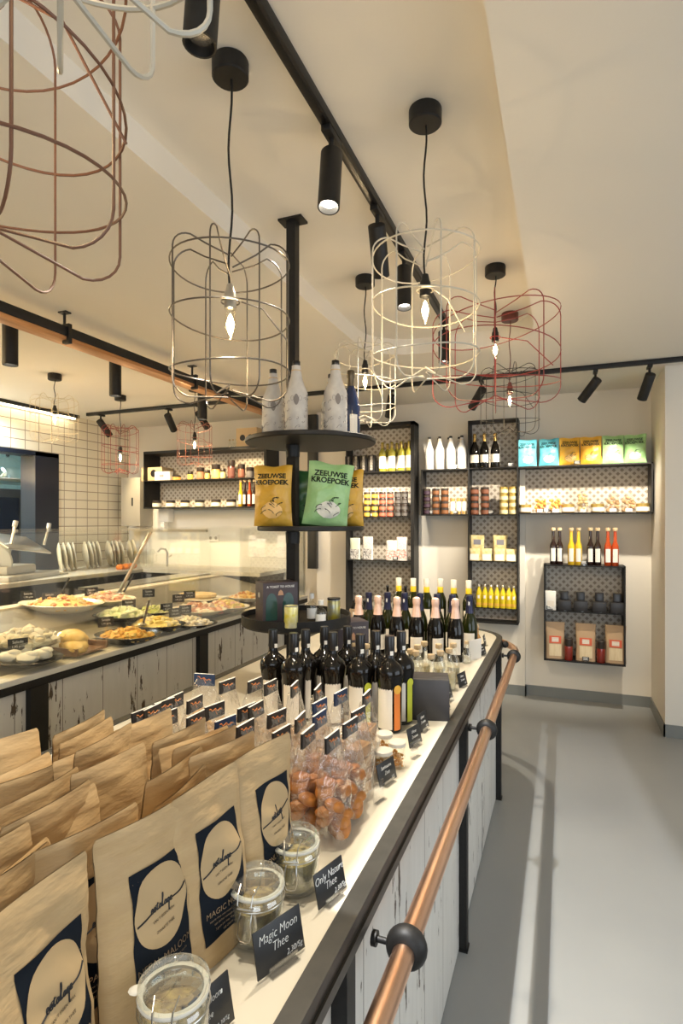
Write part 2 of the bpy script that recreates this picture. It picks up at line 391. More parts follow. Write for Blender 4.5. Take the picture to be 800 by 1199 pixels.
# pier beside the kitchen, splash panel and electrical cupboard
p0 = at(361, 600, y=5.62); 
struct('wall_pier', MB().box((at(372, 600, y=5.72).x, 5.70, 0), (xp+.01, 5.81, ZC)), M_wall)
M_dk = mat('dark_grey_lacquer', (.03,.03,.028), .35)
a = at(361, 486, y=5.66); b = at(371.5, 666, y=5.66)
tag(MB().box((a.x, 5.64, b.z), (b.x, 5.695, a.z), bev=.003).build('wall_panel', M_dk), 'tall narrow dark panel on the back wall behind the round tray stand', 'panel')
a = at(168, 598, y=5.78); b = at(355, 700, y=5.78)
M_splash = mat('glossy_splashback', (.82,.80,.74), .12)
tag(MB().box((XL+.30, 5.786, .8), (b.x, 5.798, a.z)).build('splashback', M_splash), 'glossy off white splashback panel on the kitchen back wall', 'panel')
a = at(145, 560, y=5.6); b = at(168, 616, y=5.6)
t = thing('electrical_cabinet', 'beige flush utility cupboard at the corner left of the kitchen wall shelf', 'cabinet', (0,0,0))
MB().box((a.x, 5.55, b.z), (b.x-.01, 5.784, a.z), bev=.004).build('body', mat('beige_metal', (.40,.37,.30), .4), t)
MB().box(((a.x+b.x)/2+.02, 5.54, (a.z+b.z)/2-.05), ((a.x+b.x)/2+.035, 5.55, (a.z+b.z)/2+.05)).build('handle', M_dk, t)
a = at(250, 630, y=5.78)
t = thing('wall_socket', 'white double wall socket on the kitchen splashback', 'socket', (a.x, 5.785, a.z))
MB().box((-.075, -.01, -.04), (.075, 0, .04), bev=.003).build('cover', M_white, t)
for dx in (-.037, .037): MB().cyl((dx, -.0105, 0), (dx, -.008, 0), .02, seg=16).build('outlet', mat('socket_shadow', (.35,.34,.3), .5), t)

# copper-edged black beam hung from the ceiling over the deli counter
bx = -2.66; zb1 = at(225, 450, x=bx).z
t = thing('hanging_beam', 'long black hanging rail with copper underside above the deli counter', 'beam', (0,0,0))
MB().box((bx-.02, .3, zb1), (bx+.03, 5.55, zb1+.055), bev=.003).build('rail', M_black, t)
MB().box((bx-.075, .3, zb1-.022), (bx+.028, 5.55, zb1-.0005), bev=.003).build('copper_strip', mat('warm_copper_strip', (.62,.33,.15), .4, .6, noise=(20, (.42,.2,.08), .8, (1,.1,1))), t)
for yy in (1.2, 2.45, 3.65, 4.9):
    MB().cyl((bx, yy, zb1+.05), (bx, yy, ZC-.005), .008).box((bx-.03, yy-.02, ZC-.008), (bx+.03, yy+.02, ZC)).box((bx-.005, yy-.012, zb1-.04), (bx+.045, yy+.012, zb1+.07)).build('hanger', M_black, t)
# light strip along the tiled wall
t = thing('light_strip', 'lit white strip light in black housing along the top of the tiled wall', 'light', (0,0,0))
MB().box((XL+.01, 1.0, ZC-.035), (XL+.12, at(92, 490, x=XL+.1).y, ZC-.001), bev=.003).build('housing', M_black, t)
MB().box((XL+.05, 1.0, ZC-.046), (XL+.09, at(92, 490, x=XL+.1).y-.03, ZC-.0352)).build('diffuser', mat('strip_diffuser', (1,1,1), .5, emis=(1,.86,.6,12)), t)

# ---------------------------------------------------------------- ceiling tracks and spots
def track(name, p0, p1, label):
    p0, p1 = Vector(p0), Vector(p1); d = (p1-p0); L = d.length
    t = thing(name, label, 'lighting track', p0, math.atan2(d.y, d.x))
    MB().box((0, -.018, -.034), (L, .018, 0), bev=.002).build('profile', M_black, t)
    MB().box((.01, -.007, -.0352), (L-.01, .007, -.034)).build('slot', mat('track_slot', (.004,.004,.004), .3), t)
    return t
track('ceiling_track', (-.71, -1.5, ZR), (-.71, at(520, 380, x=-.71).y+.05, ZR), 'black lighting track running lengthwise in the sunken ceiling tray')
q0 = at(105, 484, z=ZC); q1 = at(800, 417, z=ZC)
TY = 4.76
track('ceiling_track', (-4.90, TY+.06, ZC), (1.3, TY-.02, ZC), 'long black lighting track crossing the ceiling parallel to the back wall')
M_lens = mat('spot_lens', (1,1,1), .3, emis=(1,.9,.72,22)); M_lensoff = mat('spot_reflector', (.75,.72,.68), .25, .9)
def track_spot(pos, aim, label, lit=True, L=.205, r=.036, power=0, ang=50, group=None, drop=.09, blend=.6, square=False):
    """cylinder head on a swivel under the track; aim is the point it looks at"""
    pos = Vector(pos); aim = Vector(aim); t = thing('track_spotlight', label, 'spotlight', pos, 0, group)
    MB().box((-.016, -.05, -.02), (.016, .05, 0), bev=.002).cyl((0, 0, -.02), (0, 0, -drop), .009).build('adapter', M_black, t)
    head = Vector((0, 0, -drop)); d = (aim-(pos+head)).normalized(); q = d.to_track_quat('Z', 'Y').to_matrix().to_4x4(); q.translation = head-d*.03
    b = MB().lathe([(r*.92, 0), (r, .004), (r, L), (r*.88, L), (r*.78, L-.02)], 24, M=q, cap=False).lathe([(0, 0), (r*.92, 0)], 24, M=q, cap=False).build('head', M_black, t)
    MB().lathe([(0, L-.021), (r*.80, L-.021)], 24, M=q, cap=False).build('lens', M_lens if lit else M_lensoff, b)
    if power: spot('track_spot_light', pos+head+d*(L-.02), aim, power, ang, blend, (1, .76, .44) if pos.x < -2.3 else SPOTC, rad=.025, square=square)
    return t
def on_tray(u, v): return at(u, v, x=-.71)
# lengthwise track
track_spot((-.71, 1.02, ZR-.035), (-.80, .92, .9), 'black spotlight at the top edge, nearest to the camera on the ceiling tray track', False, .205, .036, 80, 80)
track_spot((-.71, at(388,180,x=-.71).y, ZR-.035), (-.66, 1.35, .93), 'black spotlight pointing down beside the ceiling post, lit end facing us', True, .205, .036, 85, 75)
track_spot((-.71, at(442,270,x=-.71).y, ZR-.035), (-1.0, 3.9, 1.0), 'black spotlight turned away behind the upper left of the ivory cage lamp', False, .205, .036, 70, 60)
track_spot((-.71, at(473,312,x=-.71).y, ZR-.035), (-.60, 2.35, .93), 'lit black spotlight seen inside the left of the ivory cage lamp', True, .205, .036, 95, 70)
track_spot((-.71, at(520,385,x=-.71).y, ZR-.035), (-.66, 3.45, .93), 'lit black spotlight at the far end of the ceiling tray track', True, .205, .036, 95, 75)
# spotlight added out of view; its flaps shape the bright patch on the aisle floor
AL = Vector((-.71, .72, 2.74)); AIM = Vector((-.12, 2.95, 0))
fs = track_spot((-.71, .665, ZR-.035), AIM, 'added unseen black spotlight with light-shaping flaps above the picture', True, .12, .040, 0, 60)
spot('added_aisle_spot', AL, AIM, 310, 62, .05, col=(.94, .97, 1), rad=.001)  # added cool light for the aisle floor
av = (AIM-AL).normalized()
def thru(p, k=.08): q = Vector(p)-AL; return AL+q*(k/q.dot(av))
c_, r_, b_ = thru((.35, 4.96, 0)), thru((.56, 3.2, 0)), thru((-.7, 5.1, 0))
def flap(a, b, inside):
    e = (b-a).normalized(); n = av.cross(e).normalized()
    if n.dot(inside-a) > 0: n = -n
    A, B = a-e*.055, b+e*.055; mb = MB(); V = [mb.bm.verts.new(q-fs.location+av*k) for k in (0, .002) for q in (A, B, B+n*.055, A+n*.055)]
    for q in ((0,1,2,3),(7,6,5,4),(0,4,5,1),(2,6,7,3),(1,5,6,2),(0,3,7,4)): mb.bm.faces.new([V[w] for w in q])
    return mb.build('added_light_flap', M_black, fs, smooth=False)  # unseen flap added to cut off the aisle light
flap(c_, r_, thru(AIM)); flap(c_, b_, thru(AIM)); flap(thru((-.405, 1.0, .93)), thru((-.405, 3.6, .93)), thru(AIM))
# cross track spots: (u, v of adapter, aim, power)
for (u, v, aim, lit, pw, an, lab) in [
    (122, 486, (-4.6, 5.8, 1.7), False, 70, 60, 'black spotlight at the left end of the cross track tilted to the tiled corner'),
    (197, 478, (-4.0, 5.8, 1.8), False, 85, 60, 'black spotlight on the cross track pointing down between two cage lamps'),
    (231, 474, (-3.4, 5.8, 1.9), False, 85, 60, 'black spotlight on the cross track leaning right above the pink cage lamp'),
    (563, 444, (-1.45, 5.65, 1.75), True, 150, 62, 'black spotlight on the cross track behind the wine red cage lamp'),
    (698, 431, (-.75, 5.7, 1.55), False, 150, 66, 'black spotlight on the cross track, left one of the pair by the right wall'),
    (763, 424, (.25, 5.7, 1.5), False, 150, 66, 'black spotlight on the cross track, right one of the pair by the right wall'),
    (455, 452, (-1.9, 5.65, 1.5), False, 130, 60, 'black spotlight on the cross track behind the small ivory cage lamp')]:
    p = at(u, v, z=ZC-.035); p.y = TY+.02
    track_spot((p.x, p.y, ZC-.035), aim, lab, lit, .205, .036, pw, an)
# surface mounted cylinders over the deli counter
for (u, v, lab) in [(12, 377, 'black cylinder ceiling downlight at the left edge of the picture'), (135, 423, 'black cylinder ceiling downlight above the red cage lamp'), (237, 458, 'black cylinder ceiling downlight by the end of the hanging beam')]:
    p = at(u, v, z=ZC)
    t = thing('cylinder_downlight', lab, 'ceiling light', (p.x, p.y, ZC))
    b = MB().lathe([(.043, 0), (.043, -.26), (.036, -.26), (.032, -.24)], 24, cap=False).build('housing', M_black, t)
    MB().lathe([(0, -.241), (.034, -.241)], 24, cap=False).build('lens', M_lens, b)
    spot('downlight_light', (p.x, p.y, ZC-.265), (p.x+.2, p.y, 0), 85, 90, .8, WARM, .03)

# ---------------------------------------------------------------- cage pendants
M_bulb = mat('glowing_filament', (1,.8,.5), .3, emis=(1,.80,.50,60))
M_bulbg = thin_glass('bulb_glass', (1,.97,.9), .06, .5)
def cage(canopy, cz, ztop, zbot, R, wire_m, label, group=None, rw=.0035, rot=.2, squash=1.0, bulb=True, cap_m=None, power=2.6, tilt=0, bulb_z=None, wob=.04, nl=8, round_bulb=False):
    x, y = canopy; t = thing('cage_pendant_lamp', label, 'pendant lamp', (x, y, cz), 0, group); cm = cap_m or M_black
    MB().lathe([(0, 0), (.05, 0), (.052, -.004), (.052, -.046), (.048, -.050), (0, -.050)], 28, cap=False).build('ceiling_rose', cm, t)
    zt, zb = ztop-cz, zbot-cz; hh = zt-zb
    zbulb = (bulb_z-cz) if bulb_z else zb+hh*.56
    zsock = zbulb+.055
    MB().tube([(.004*math.sin(k*.9), 0.004*math.cos(k*.7), -.03+(zsock+.04+.03)*k/14) for k in range(15)], .0032, seg=6).build('cord', cm, t)
    cg = MB(); c0, r0 = hh*.10, R*.33
    rc = min(R*.30, hh*.18)
    for k in range(nl):          # radial frames: hub, out over the shoulder, down, back to the bottom hub
        a = rot+2*PI*k/nl; lift = hh*(.07+.05*math.sin(k*2.3+rot)); dr = R*(1+.02*math.sin(k*1.7))
        prof = [(.006, zt-lift*1.6)]
        prof += [(dr*.45, zt-lift*.75)]
        for j in range(7):
            b = PI/2*j/6; prof.append((dr-rc+rc*math.sin(b), zt-rc*.9+rc*math.cos(b)*.9))
        for j in range(7):
            b = PI/2*j/6; prof.append((dr-rc+rc*math.cos(b), zb+rc*.9-rc*math.sin(b)*.9))
        prof += [(dr*.45, zb+lift*.35), (.006, zb+lift*.9)]
        cg.tube([(r*math.cos(a), r*math.sin(a)*squash, z) for r, z in prof], rw, seg=6)
    for k in range(3):           # hoops, each a little tilted
        z0 = zt-rc-.005-(hh-2*rc-.01)*k/2.2; n = 44
        cg.tube([(R*math.cos(q), R*squash*math.sin(q), z0+wob*hh*math.cos(q*1+k*2+rot)+.012*hh*math.sin(2*q+k)) for q in [2*PI*j/n for j in range(n)]], rw, seg=6, closed=True)
    ex = [(R*math.cos(rot+.4), R*math.sin(rot+.4)*squash, zb+hh*.42), (R*.55*math.cos(rot+.4), R*.55*math.sin(rot+.4)*squash, zsock-.01), (.03, .01, zsock)]
    cg.tube(ex, rw, seg=6)
    cg.tube([(.026*math.cos(q), .026*math.sin(q), zsock) for q in [2*PI*j/16 for j in range(16)]], rw, seg=6, closed=True)
    cg.build('wire_cage', wire_m, t)
    s = MB().lathe([(0, zsock+.05), (.010, zsock+.05), (.014, zsock+.03), (.017, zsock+.025), (.018, zsock-.02), (.013, zsock-.022), (0, zsock-.022)], 16, cap=False).build('lamp_holder', M_steel if cm is M_black and wire_m.name.startswith('blackened') else cm, t)
    w_ = .026 if round_bulb else .017; z1 = zsock-.02; L = .085
    g = MB().lathe([(.010, z1), (.013, z1-.012), (w_, z1-L*.5), (w_*.8, z1-L*.75), (.004, z1-L), (0, z1-L-.002)], 16, cap=False).build('bulb', M_bulbg, t)
    MB().lathe([(0, z1-.012), (.005, z1-.02), (.0115, z1-L*.5), (.006, z1-L*.78), (0, z1-L*.86)], 12, cap=False).build('filament', M_bulb, g)
    d = bpy.data.lights.new('bulb_light', 'POINT'); d.energy = power; d.color = WARM; d.shadow_soft_size = .012
    o = bpy.data.objects.new('bulb_light', d); COL.objects.link(o); o.location = (x, y, cz+z1-L-.012)
    return t
M_ws = mat('blackened_steel_wire', (.17,.15,.13), .3, .9); M_wi = mat('ivory_wire', (.53,.49,.40), .4); M_wr = mat('wine_red_wire', (.28,.035,.03), .4)
M_wk = mat('black_wire', (.03,.027,.022), .4); M_wb = mat('brown_copper_wire', (.15,.065,.035), .45); M_wred = mat('bright_red_wire', (.26,.035,.02), .4); M_wp = mat('dusky_pink_wire', (.32,.11,.07), .4)
cage((-.883, 1.39), ZR, 2.432, 1.99, .167, M_ws, 'dark steel wire cage lamp hanging left of the black ceiling post', rw=.0023, rot=.25, bulb_z=2.22, wob=.012)
cage((-.409, 1.777), ZR, 2.545, 2.09, .168, M_wi, 'ivory wire cage lamp hanging in front of the spotlight track, right of the post', rw=.0025, rot=.5, bulb_z=2.33, wob=.02)
cage((-.326, 3.001), ZR, 2.76, 2.25, .315, M_wr, 'wide wine red wire cage lamp hanging beyond the ivory one', rw=.0026, rot=.1, bulb_z=2.54, round_bulb=True, wob=.10)
pc = at(598, 370, z=ZR)
cage((pc.x, pc.y-.05), ZR, 2.62, 2.20, .178, M_wk, 'slim black wire cage lamp hanging behind the wine red one', rw=.0022, rot=.3, bulb_z=2.42, cap_m=mat('dark_red_enamel', (.12,.03,.025), .4))
cage((-.99, 2.88), ZR, 2.60, 2.175, .165, M_wi, 'smaller ivory wire cage lamp hanging above the shelf of white bottles', rw=.0026, rot=.9, bulb_z=2.41)
cage((-3.85, 3.448), ZC, 2.67, 2.30, .175, mat('pale_beige_wire', (.58,.48,.30), .5), 'pale beige wire cage lamp in front of the tiled wall', rw=.0016, rot=.2, bulb_z=2.49)
cage((-3.919, 4.257), ZC, 2.56, 2.11, .165, M_wred, 'bright red wire cage lamp hanging beside the tiled wall corner', rw=.0026, rot=.2, bulb_z=2.27)
p = at(228, 480, y=4.2)
cage((p.x, 4.2), ZC, at(228, 495, y=4.2).z, at(228, 545, y=4.2).z, .15, M_wp, 'dusky pink wire cage lamp in front of the kitchen wall shelf', rw=.0020, rot=.4, bulb_z=at(228, 520, y=4.2).z)
cage((-.672, .49), ZR, 2.39, 1.985, .17, M_wb, 'brown copper wire cage lamp close to the camera at the top left corner', rw=.0020, rot=.32, bulb_z=2.25, wob=.07, power=.8)
cage((-.335, .305), ZR, 2.42, 2.03, .105, M_wi, 'close ivory wire cage lamp, only its bottom showing at the top edge', rw=.0024, rot=.05, bulb_z=2.35, wob=.05, power=.8)

# ---------------------------------------------------------------- shelf units
def shelf_unit(label, x0, x1, z0, z1, yf, yb, shelves, skip=(), th=.012, thick_side=None, name='shelf_unit'):
    t = thing(name, label, 'shelf', ((x0+x1)/2, yb, z0)); ox, oy, oz = (x0+x1)/2, yb, z0
    X0, X1, Z1, F = x0-ox, x1-ox, z1-oz, yf-oy
    ts = thick_side or th
    fr = MB()
    if 'l' not in skip: fr.box((X0, F, 0), (X0+th, -.001, Z1))
    if 'r' not in skip: fr.box((X1-ts, F, 0), (X1, -.001, Z1))
    if 't' not in skip: fr.box((X0, F, Z1-ts), (X1, -.001, Z1))
    if 'b' not in skip: fr.box((X0, F, 0), (X1, -.001, th))
    fr.build('frame', M_black, t, smooth=False)
    MB().box((X0+.004, -.010, .004), (X1-.004, -.002, Z1-.004)).build('patterned_back', M_pattern, t, smooth=False)
    for z in shelves: MB().box((X0+.003, F+.002, z-oz-.008), (X1-.003, -.003, z-oz)).build('shelf_board', M_black, t, smooth=False)
    return t
FY = 5.452
def zx(u, v, y=FY): p = at(u, v, y=y); return p.x, p.z
# A tall unit behind the tray stand
ax0, az1 = zx(405, 498); ax1, az0 = zx(485, 733)
A_sh = [zx(445, v)[1] for v in (552, 605, 656)]
shelf_unit('tall black shelf unit with patterned back, left of the two tall wall units', ax0, ax1, az0, az1, FY, YB1, A_sh, thick_side=.035)
# B: wide low box, tall box, long right shelf
b0x, bz1 = zx(493, 550); b1x, bz0 = zx(548, 603.5)
shelf_unit('small black shelf box with patterned back holding stacked jars, between the tall units', b0x, b1x, bz0, bz1, FY, YB1, [], skip=('r',))
t1x, tz1 = zx(607, 489); t0x = b1x; tz0 = .95-.25
T_sh = [bz1, bz0+.008, zx(578, 657)[1], zx(578, 712)[1]]
shelf_unit('tall black shelf unit with patterned back, right of the two tall wall units', t0x, t1x, tz0, tz1, FY, YB1, T_sh)
r1x, rz1 = zx(765, 541); rz0 = zx(700, 601.5)[1]
shelf_unit('long black wall shelf with patterned back carrying the crisp bags', t1x+.002, min(r1x, xn-.004), rz0, rz1, FY, YB2, [], skip=('l',))
c0x, cz1 = zx(637, 661); c1x, cz0 = zx(733, 781)
c_mid = zx(685, 717)[1]
shelf_unit('low black wall shelf box with patterned back near the floor on the right', c0x, c1x, cz0, cz1, FY, YB2, [c_mid])
# D kitchen shelf
d0x, dz1 = zx(168, 529, 5.5); d1x, dz0 = zx(312, 594, 5.5); d_mid = zx(230, 561, 5.5)[1]
shelf_unit('wide black kitchen wall shelf with patterned back behind the deli counter', d0x, d1x, dz0, dz1, 5.5, 5.80, [d_mid], thick_side=.03)
# ---------------------------------------------------------------- bottle and jar builders
def bottle(name, label, cat, prof, m, caps=(), labels=(), seg=20, cap_from=None):
    """prof lathe; caps = (part name, profile, material); labels = (z0, z1, r, a0, a1, material)"""
    t = thing(name, label, cat); MB().lathe(prof, seg, cap=False).build('bottle_body', m, t)
    for nm, pr, cm in caps: MB().lathe(pr, seg, cap=False).build(nm, cm, t)
    for z0, z1, r, a0, a1, lm in labels:
        MB().grid(lambda u, v: Vector((r*math.cos(a0+(a1-a0)*u), r*math.sin(a0+(a1-a0)*u), z0+(z1-z0)*v)), 10, 1).build('paper_label', lm, t)
    return t
def pb(R, h, rn, sh0, sh1, lip=.002):   # plain bottle profile: body to sh0*h, neck from sh1*h
    return [(0, .004), (R*.6, .004), (R*.92, 0), (R, .008), (R, sh0*h), (R*.97, sh0*h+.008), (R*.86, sh0*h+(sh1-sh0)*h*.35), (rn*1.6, sh0*h+(sh1-sh0)*h*.75), (rn*1.08, sh1*h), (rn, sh1*h+.015), (rn, h-.012), (rn+lip, h-.010), (rn+lip, h), (0, h)]
def capp(r, z0, z1): return [(r, z0), (r+.0004, z1-.002), (r-.001, z1), (0, z1)]
M_liq = mat('black_capsule', (.012,.011,.011), .28); M_wine = mat('amber_wine_glass', (.30,.26,.03), .1, coat=.5)
LW = -2.2
def rect_round(x0, x1, y0, y1, r, n=8):
    p = [(x0, y0), (x1, y0)]
    p += [(x1-r+r*math.cos(PI/2*k/n), y1-r+r*math.sin(PI/2*k/n)) for k in range(n+1)]
    p += [(x0+r-r*math.sin(PI/2*k/n), y1-r+r*math.cos(PI/2*k/n)) for k in range(n+1)]
    return p
# ================================================================ THE ISLAND
IX0, IX1, IY0, IY1, WT = -1.52, -.345, -.5, 3.93, .93
isl = thing('island_counter', 'long island counter with white distressed boards, pale top and copper handrail', 'counter', (0,0,0))
def ring(o0, o1, z0, z1, mb):
    a = rect_round(IX0+o0, IX1-o0, IY0+o0, IY1-o0, .32-o0); b = rect_round(IX0+o1, IX1-o1, IY0+o1, IY1-o1, .32-o1); n = len(a); bm = mb.bm
    V = [[bm.verts.new((x, y, z)) for x, y in P] for P, z in ((a, z0), (a, z1), (b, z1), (b, z0))]
    for i in range(n):
        j = (i+1) % n
        for k in range(4): bm.faces.new((V[k][i], V[k][j], V[(k+1) % 4][j], V[(k+1) % 4][i]))
    return mb
ring(.005, .042, WT-.028, WT+.002, MB()).build('top_edge', M_edge, isl); ring(0, .012, WT-.05, WT-.0285, MB()).build('under_edge', M_edge, isl)
MB().prism(rect_round(IX0+.042, IX1-.042, IY0+.042, IY1-.042, .278), WT-.03, WT).build('worktop', M_top, isl, smooth=False)
MB().prism(rect_round(IX0+.03, IX1-.03, IY0+.03, IY1-.03, .29), .004, WT-.035).build('board_panel', M_plank, isl)
for y in (-.36, .93, 2.22, 3.50):
    for x in (IX1-.032, IX0-.0):
        MB().box((x, y-.021, .008), (x+.032, y+.021, WT-.05)).box((x-.004, y-.026, 0), (x+.036, y+.026, .008)).build('leg', M_black, isl)
MB().box((-.95-.02, IY1-.03, .0), (-.95+.02, IY1, WT-.05)).build('leg', M_black, isl)
RXO, RZ_ = -.275, .85
pts = [(RXO, -.48, RZ_), (RXO, 1, RZ_), (RXO, 2.2, RZ_), (RXO, 3.45, RZ_)]
pts += [(IX1-.36+.43*math.cos(PI/2*k/12), 3.62+.43*math.sin(PI/2*k/12), RZ_) for k in range(13)] + [(-1.3, 4.05, RZ_)]
rail = MB().tube([(RXO, -.48+k*(3.9/24), RZ_) for k in range(25)]+pts[5:], .021, seg=20).build('handrail', M_copper, isl)
def bracket(px, py, nx, ny):
    q = Vector((px, py, RZ_)); n = Vector((nx, ny, 0)); tdir = Vector((-ny, nx, 0))
    m = tdir.to_track_quat('Z', 'Y').to_matrix().to_4x4(); m.translation = q
    prof = [(.0215, -.022)]+[(.021+.019*math.cos(a), .022*math.sin(a)) for a in [(-PI/2+PI*k/10) for k in range(11)]]+[(.0215, .022)]
    MB().lathe(prof, 24, M=m, cap=False).cyl(q-n*.025, q-n*.064, .006, seg=12).cyl(q-n*.058, q-n*.068, .014, seg=14).build('rail_bracket', M_black, rail)
for y in (-.3, 1.04, 2.24, 3.52): bracket(RXO, y, 1, 0)
bracket(-1.0, 4.05, 0, 1)
MB().blob((IX1+.012, 3.60, WT-.03), (.022, .022, .022), sub=2, jit=0).build('corner_knob', M_black, isl)

# ---------------------------------------------------------------- round tray stand on the island
RXC, RYC = -1.095, 2.22
rk = thing('tray_stand', 'black floor to ceiling post with three round trays standing on the island', 'display stand', (RXC, RYC, WT))
MB().box((-.021, -.021, .012), (.021, .021, ZR-WT-.008)).build('post', M_black, rk)
MB().box((-.055, -.035, ZR-WT-.01), (.055, .035, ZR-WT-.0005)).build('end_plate', M_black, rk)
MB().lathe([(0,0),(.07,0),(.07,.008),(.03,.014),(0,.014)], 24, cap=False).build('base_plate', M_black, rk)
def tray(ox, oy, z, r, lip):
    prof = [(0, z-.026), (r-.008, z-.026), (r, z-.018), (r, z+lip), (r-.006, z+lip), (r-.008, z), (0, z)] if lip else [(0, z-.02), (r-.004, z-.02), (r, z-.016), (r, z-.003), (r-.003, z), (0, z)]
    MB().lathe(prof, 64, M=T(ox, oy, 0), cap=False).build('tray', M_black, rk)
    MB().lathe([(.03, z-.075), (.032, z-.03), (.032, z-.0265)], 20, cap=False).build('collar', M_black, rk)
d1 = Vector((CS, SN, 0))*.078
Z1, Z2, Z3 = 2.006, 1.632, 1.232
tray(d1.x, d1.y, Z1-WT, .282, 0); tray(d1.x, d1.y, Z2-WT, .23, 0); tray(d1.x*.2, d1.y*.2, Z3-WT, .236, .022)

# ================================================================ BACK SHELF STOCK
def yy(v, base): return v
def xs_at(u, y=5.5): return at(u, 600, y=y).x
ORD = ['first','second','third','fourth','fifth','sixth','seventh','eighth','ninth','tenth']
# --- jars in stacks
def jar(name, label, body, lid, r, h, lab=None, cat='jar'):
    t = thing(name, label, cat); MB().lathe([(0, 0), (r*.92, 0), (r, .004), (r, h*.74), (r*.9, h*.78)], 14, cap=False).build('jar_body', body, t)
    MB().lathe([(r*1.0, h*.66), (r*1.02, h*.67), (r*1.02, h-.003), (r*.95, h), (0, h)], 14, cap=False).build('lid', lid, t)
    if lab: MB().lathe([(r+.0008, h*.12), (r+.0008, h*.60)], 14, cap=False).build('paper_label', lab, t)
    return t
def gl(name, col, rough=.15): return mat(name, col, rough, coat=.4)
M_lidd = mat('dark_lid', (.03,.02,.015), .35); M_lidg = mat('gold_lid', (.55,.40,.12), .3, .8)
J = {'yellow': Maker(jar('preserve_jar', 'x', gl('mustard_preserve', (.60,.30,.02)), M_lidd, .033, .062, mat('pale_yellow_label', (.72,.48,.08), .6))),
     'coral': Maker(jar('preserve_jar', 'x', gl('coral_preserve', (.38,.07,.04)), M_lidd, .033, .062, mat('coral_label', (.58,.16,.09), .6))),
     'dark': Maker(jar('preserve_jar', 'x', gl('dark_preserve', (.03,.02,.018)), M_lidd, .033, .062, mat('small_white_dot_label', (.10,.09,.08), .6))),
     'plum': Maker(jar('preserve_jar', 'x', gl('plum_preserve', (.02,.008,.014)), M_lidd, .036, .062, mat('plum_label', (.035,.015,.03), .6))),
     'toffee': Maker(jar('preserve_jar', 'x', gl('toffee_preserve', (.16,.06,.02)), M_lidd, .036, .062, mat('toffee_label', (.17,.065,.02), .6))),
     'brown': Maker(jar('preserve_jar', 'x', gl('brown_preserve', (.22,.07,.03)), M_lidd, .038, .064, mat('brown_label', (.22,.08,.04), .6))),
     'cream': Maker(jar('preserve_jar', 'x', gl('cream_preserve', (.75,.62,.20)), M_lidg, .038, .064, mat('cream_label', (.74,.66,.42), .6)))}
HGT = {'yellow': .062, 'coral': .062, 'dark': .062, 'plum': .062, 'toffee': .062, 'brown': .064, 'cream': .064}
LV = ['bottom', 'second from bottom', 'third from bottom', 'top']
def stack(kind, u, z, where, n=4, y=5.50):
    for k in range(n): J[kind].put((xs_at(u, y), y, z+.0008+k*(HGT[kind]+.0006)), random.uniform(-.3, .3), '%s jar, %s in stack %s' % (kind, ['bottom','second','third','top'][k], where), 'stacked %s jars %s' % (kind, where))
z = A_sh[1]
for u, k, wh in [(421,'yellow','by orange crisp bag'),(430,'yellow','between two other yellow stacks'),(439,'yellow','left of the coral jars'),(448,'coral','right of the yellow jars'),(457,'coral','left of the dark jars'),(466,'dark','right of the coral jars'),(474,'dark','against right side of left tall unit')]: stack(k, u, z, wh)
z = bz0+.012
for u, k, wh in [(500,'plum','at left end of small shelf box'),(510.5,'toffee','next to the plum jars'),(521,'toffee','next to the gold tins')]: stack(k, u, z, wh)
for u, k, wh in [(556,'brown','at left in right tall unit'),(568,'brown','second in right tall unit'),(590,'cream','left of the last stack'),(601,'cream','at right end in right tall unit')]: stack(k, u, T_sh[1], wh)
# gold tins
M_tin = mat('gold_tin', (.62,.40,.14), .3, .7)
def tin():
    t = thing('food_tin', 'x', 'tin'); MB().lathe([(0,0),(.024,0),(.024,.15),(.022,.152),(0,.152)], 16, cap=False).build('tin_body', M_tin, t); MB().lathe([(.0245,.03),(.0245,.12)], 16, cap=False).build('paper_label', M_label, t); return t
mk = Maker(tin())
for i, (u, dy) in enumerate([(530, 0), (537.5, 0), (544, -.01)]): mk.put((xs_at(u), 5.50+dy, bz0+.013), 0, ['gold tin with cream label, left one in the small shelf box', 'gold tin with cream label, middle one in the small shelf box', 'gold tin with cream label, right one in the small shelf box'][i], 'gold tins in the small shelf box')
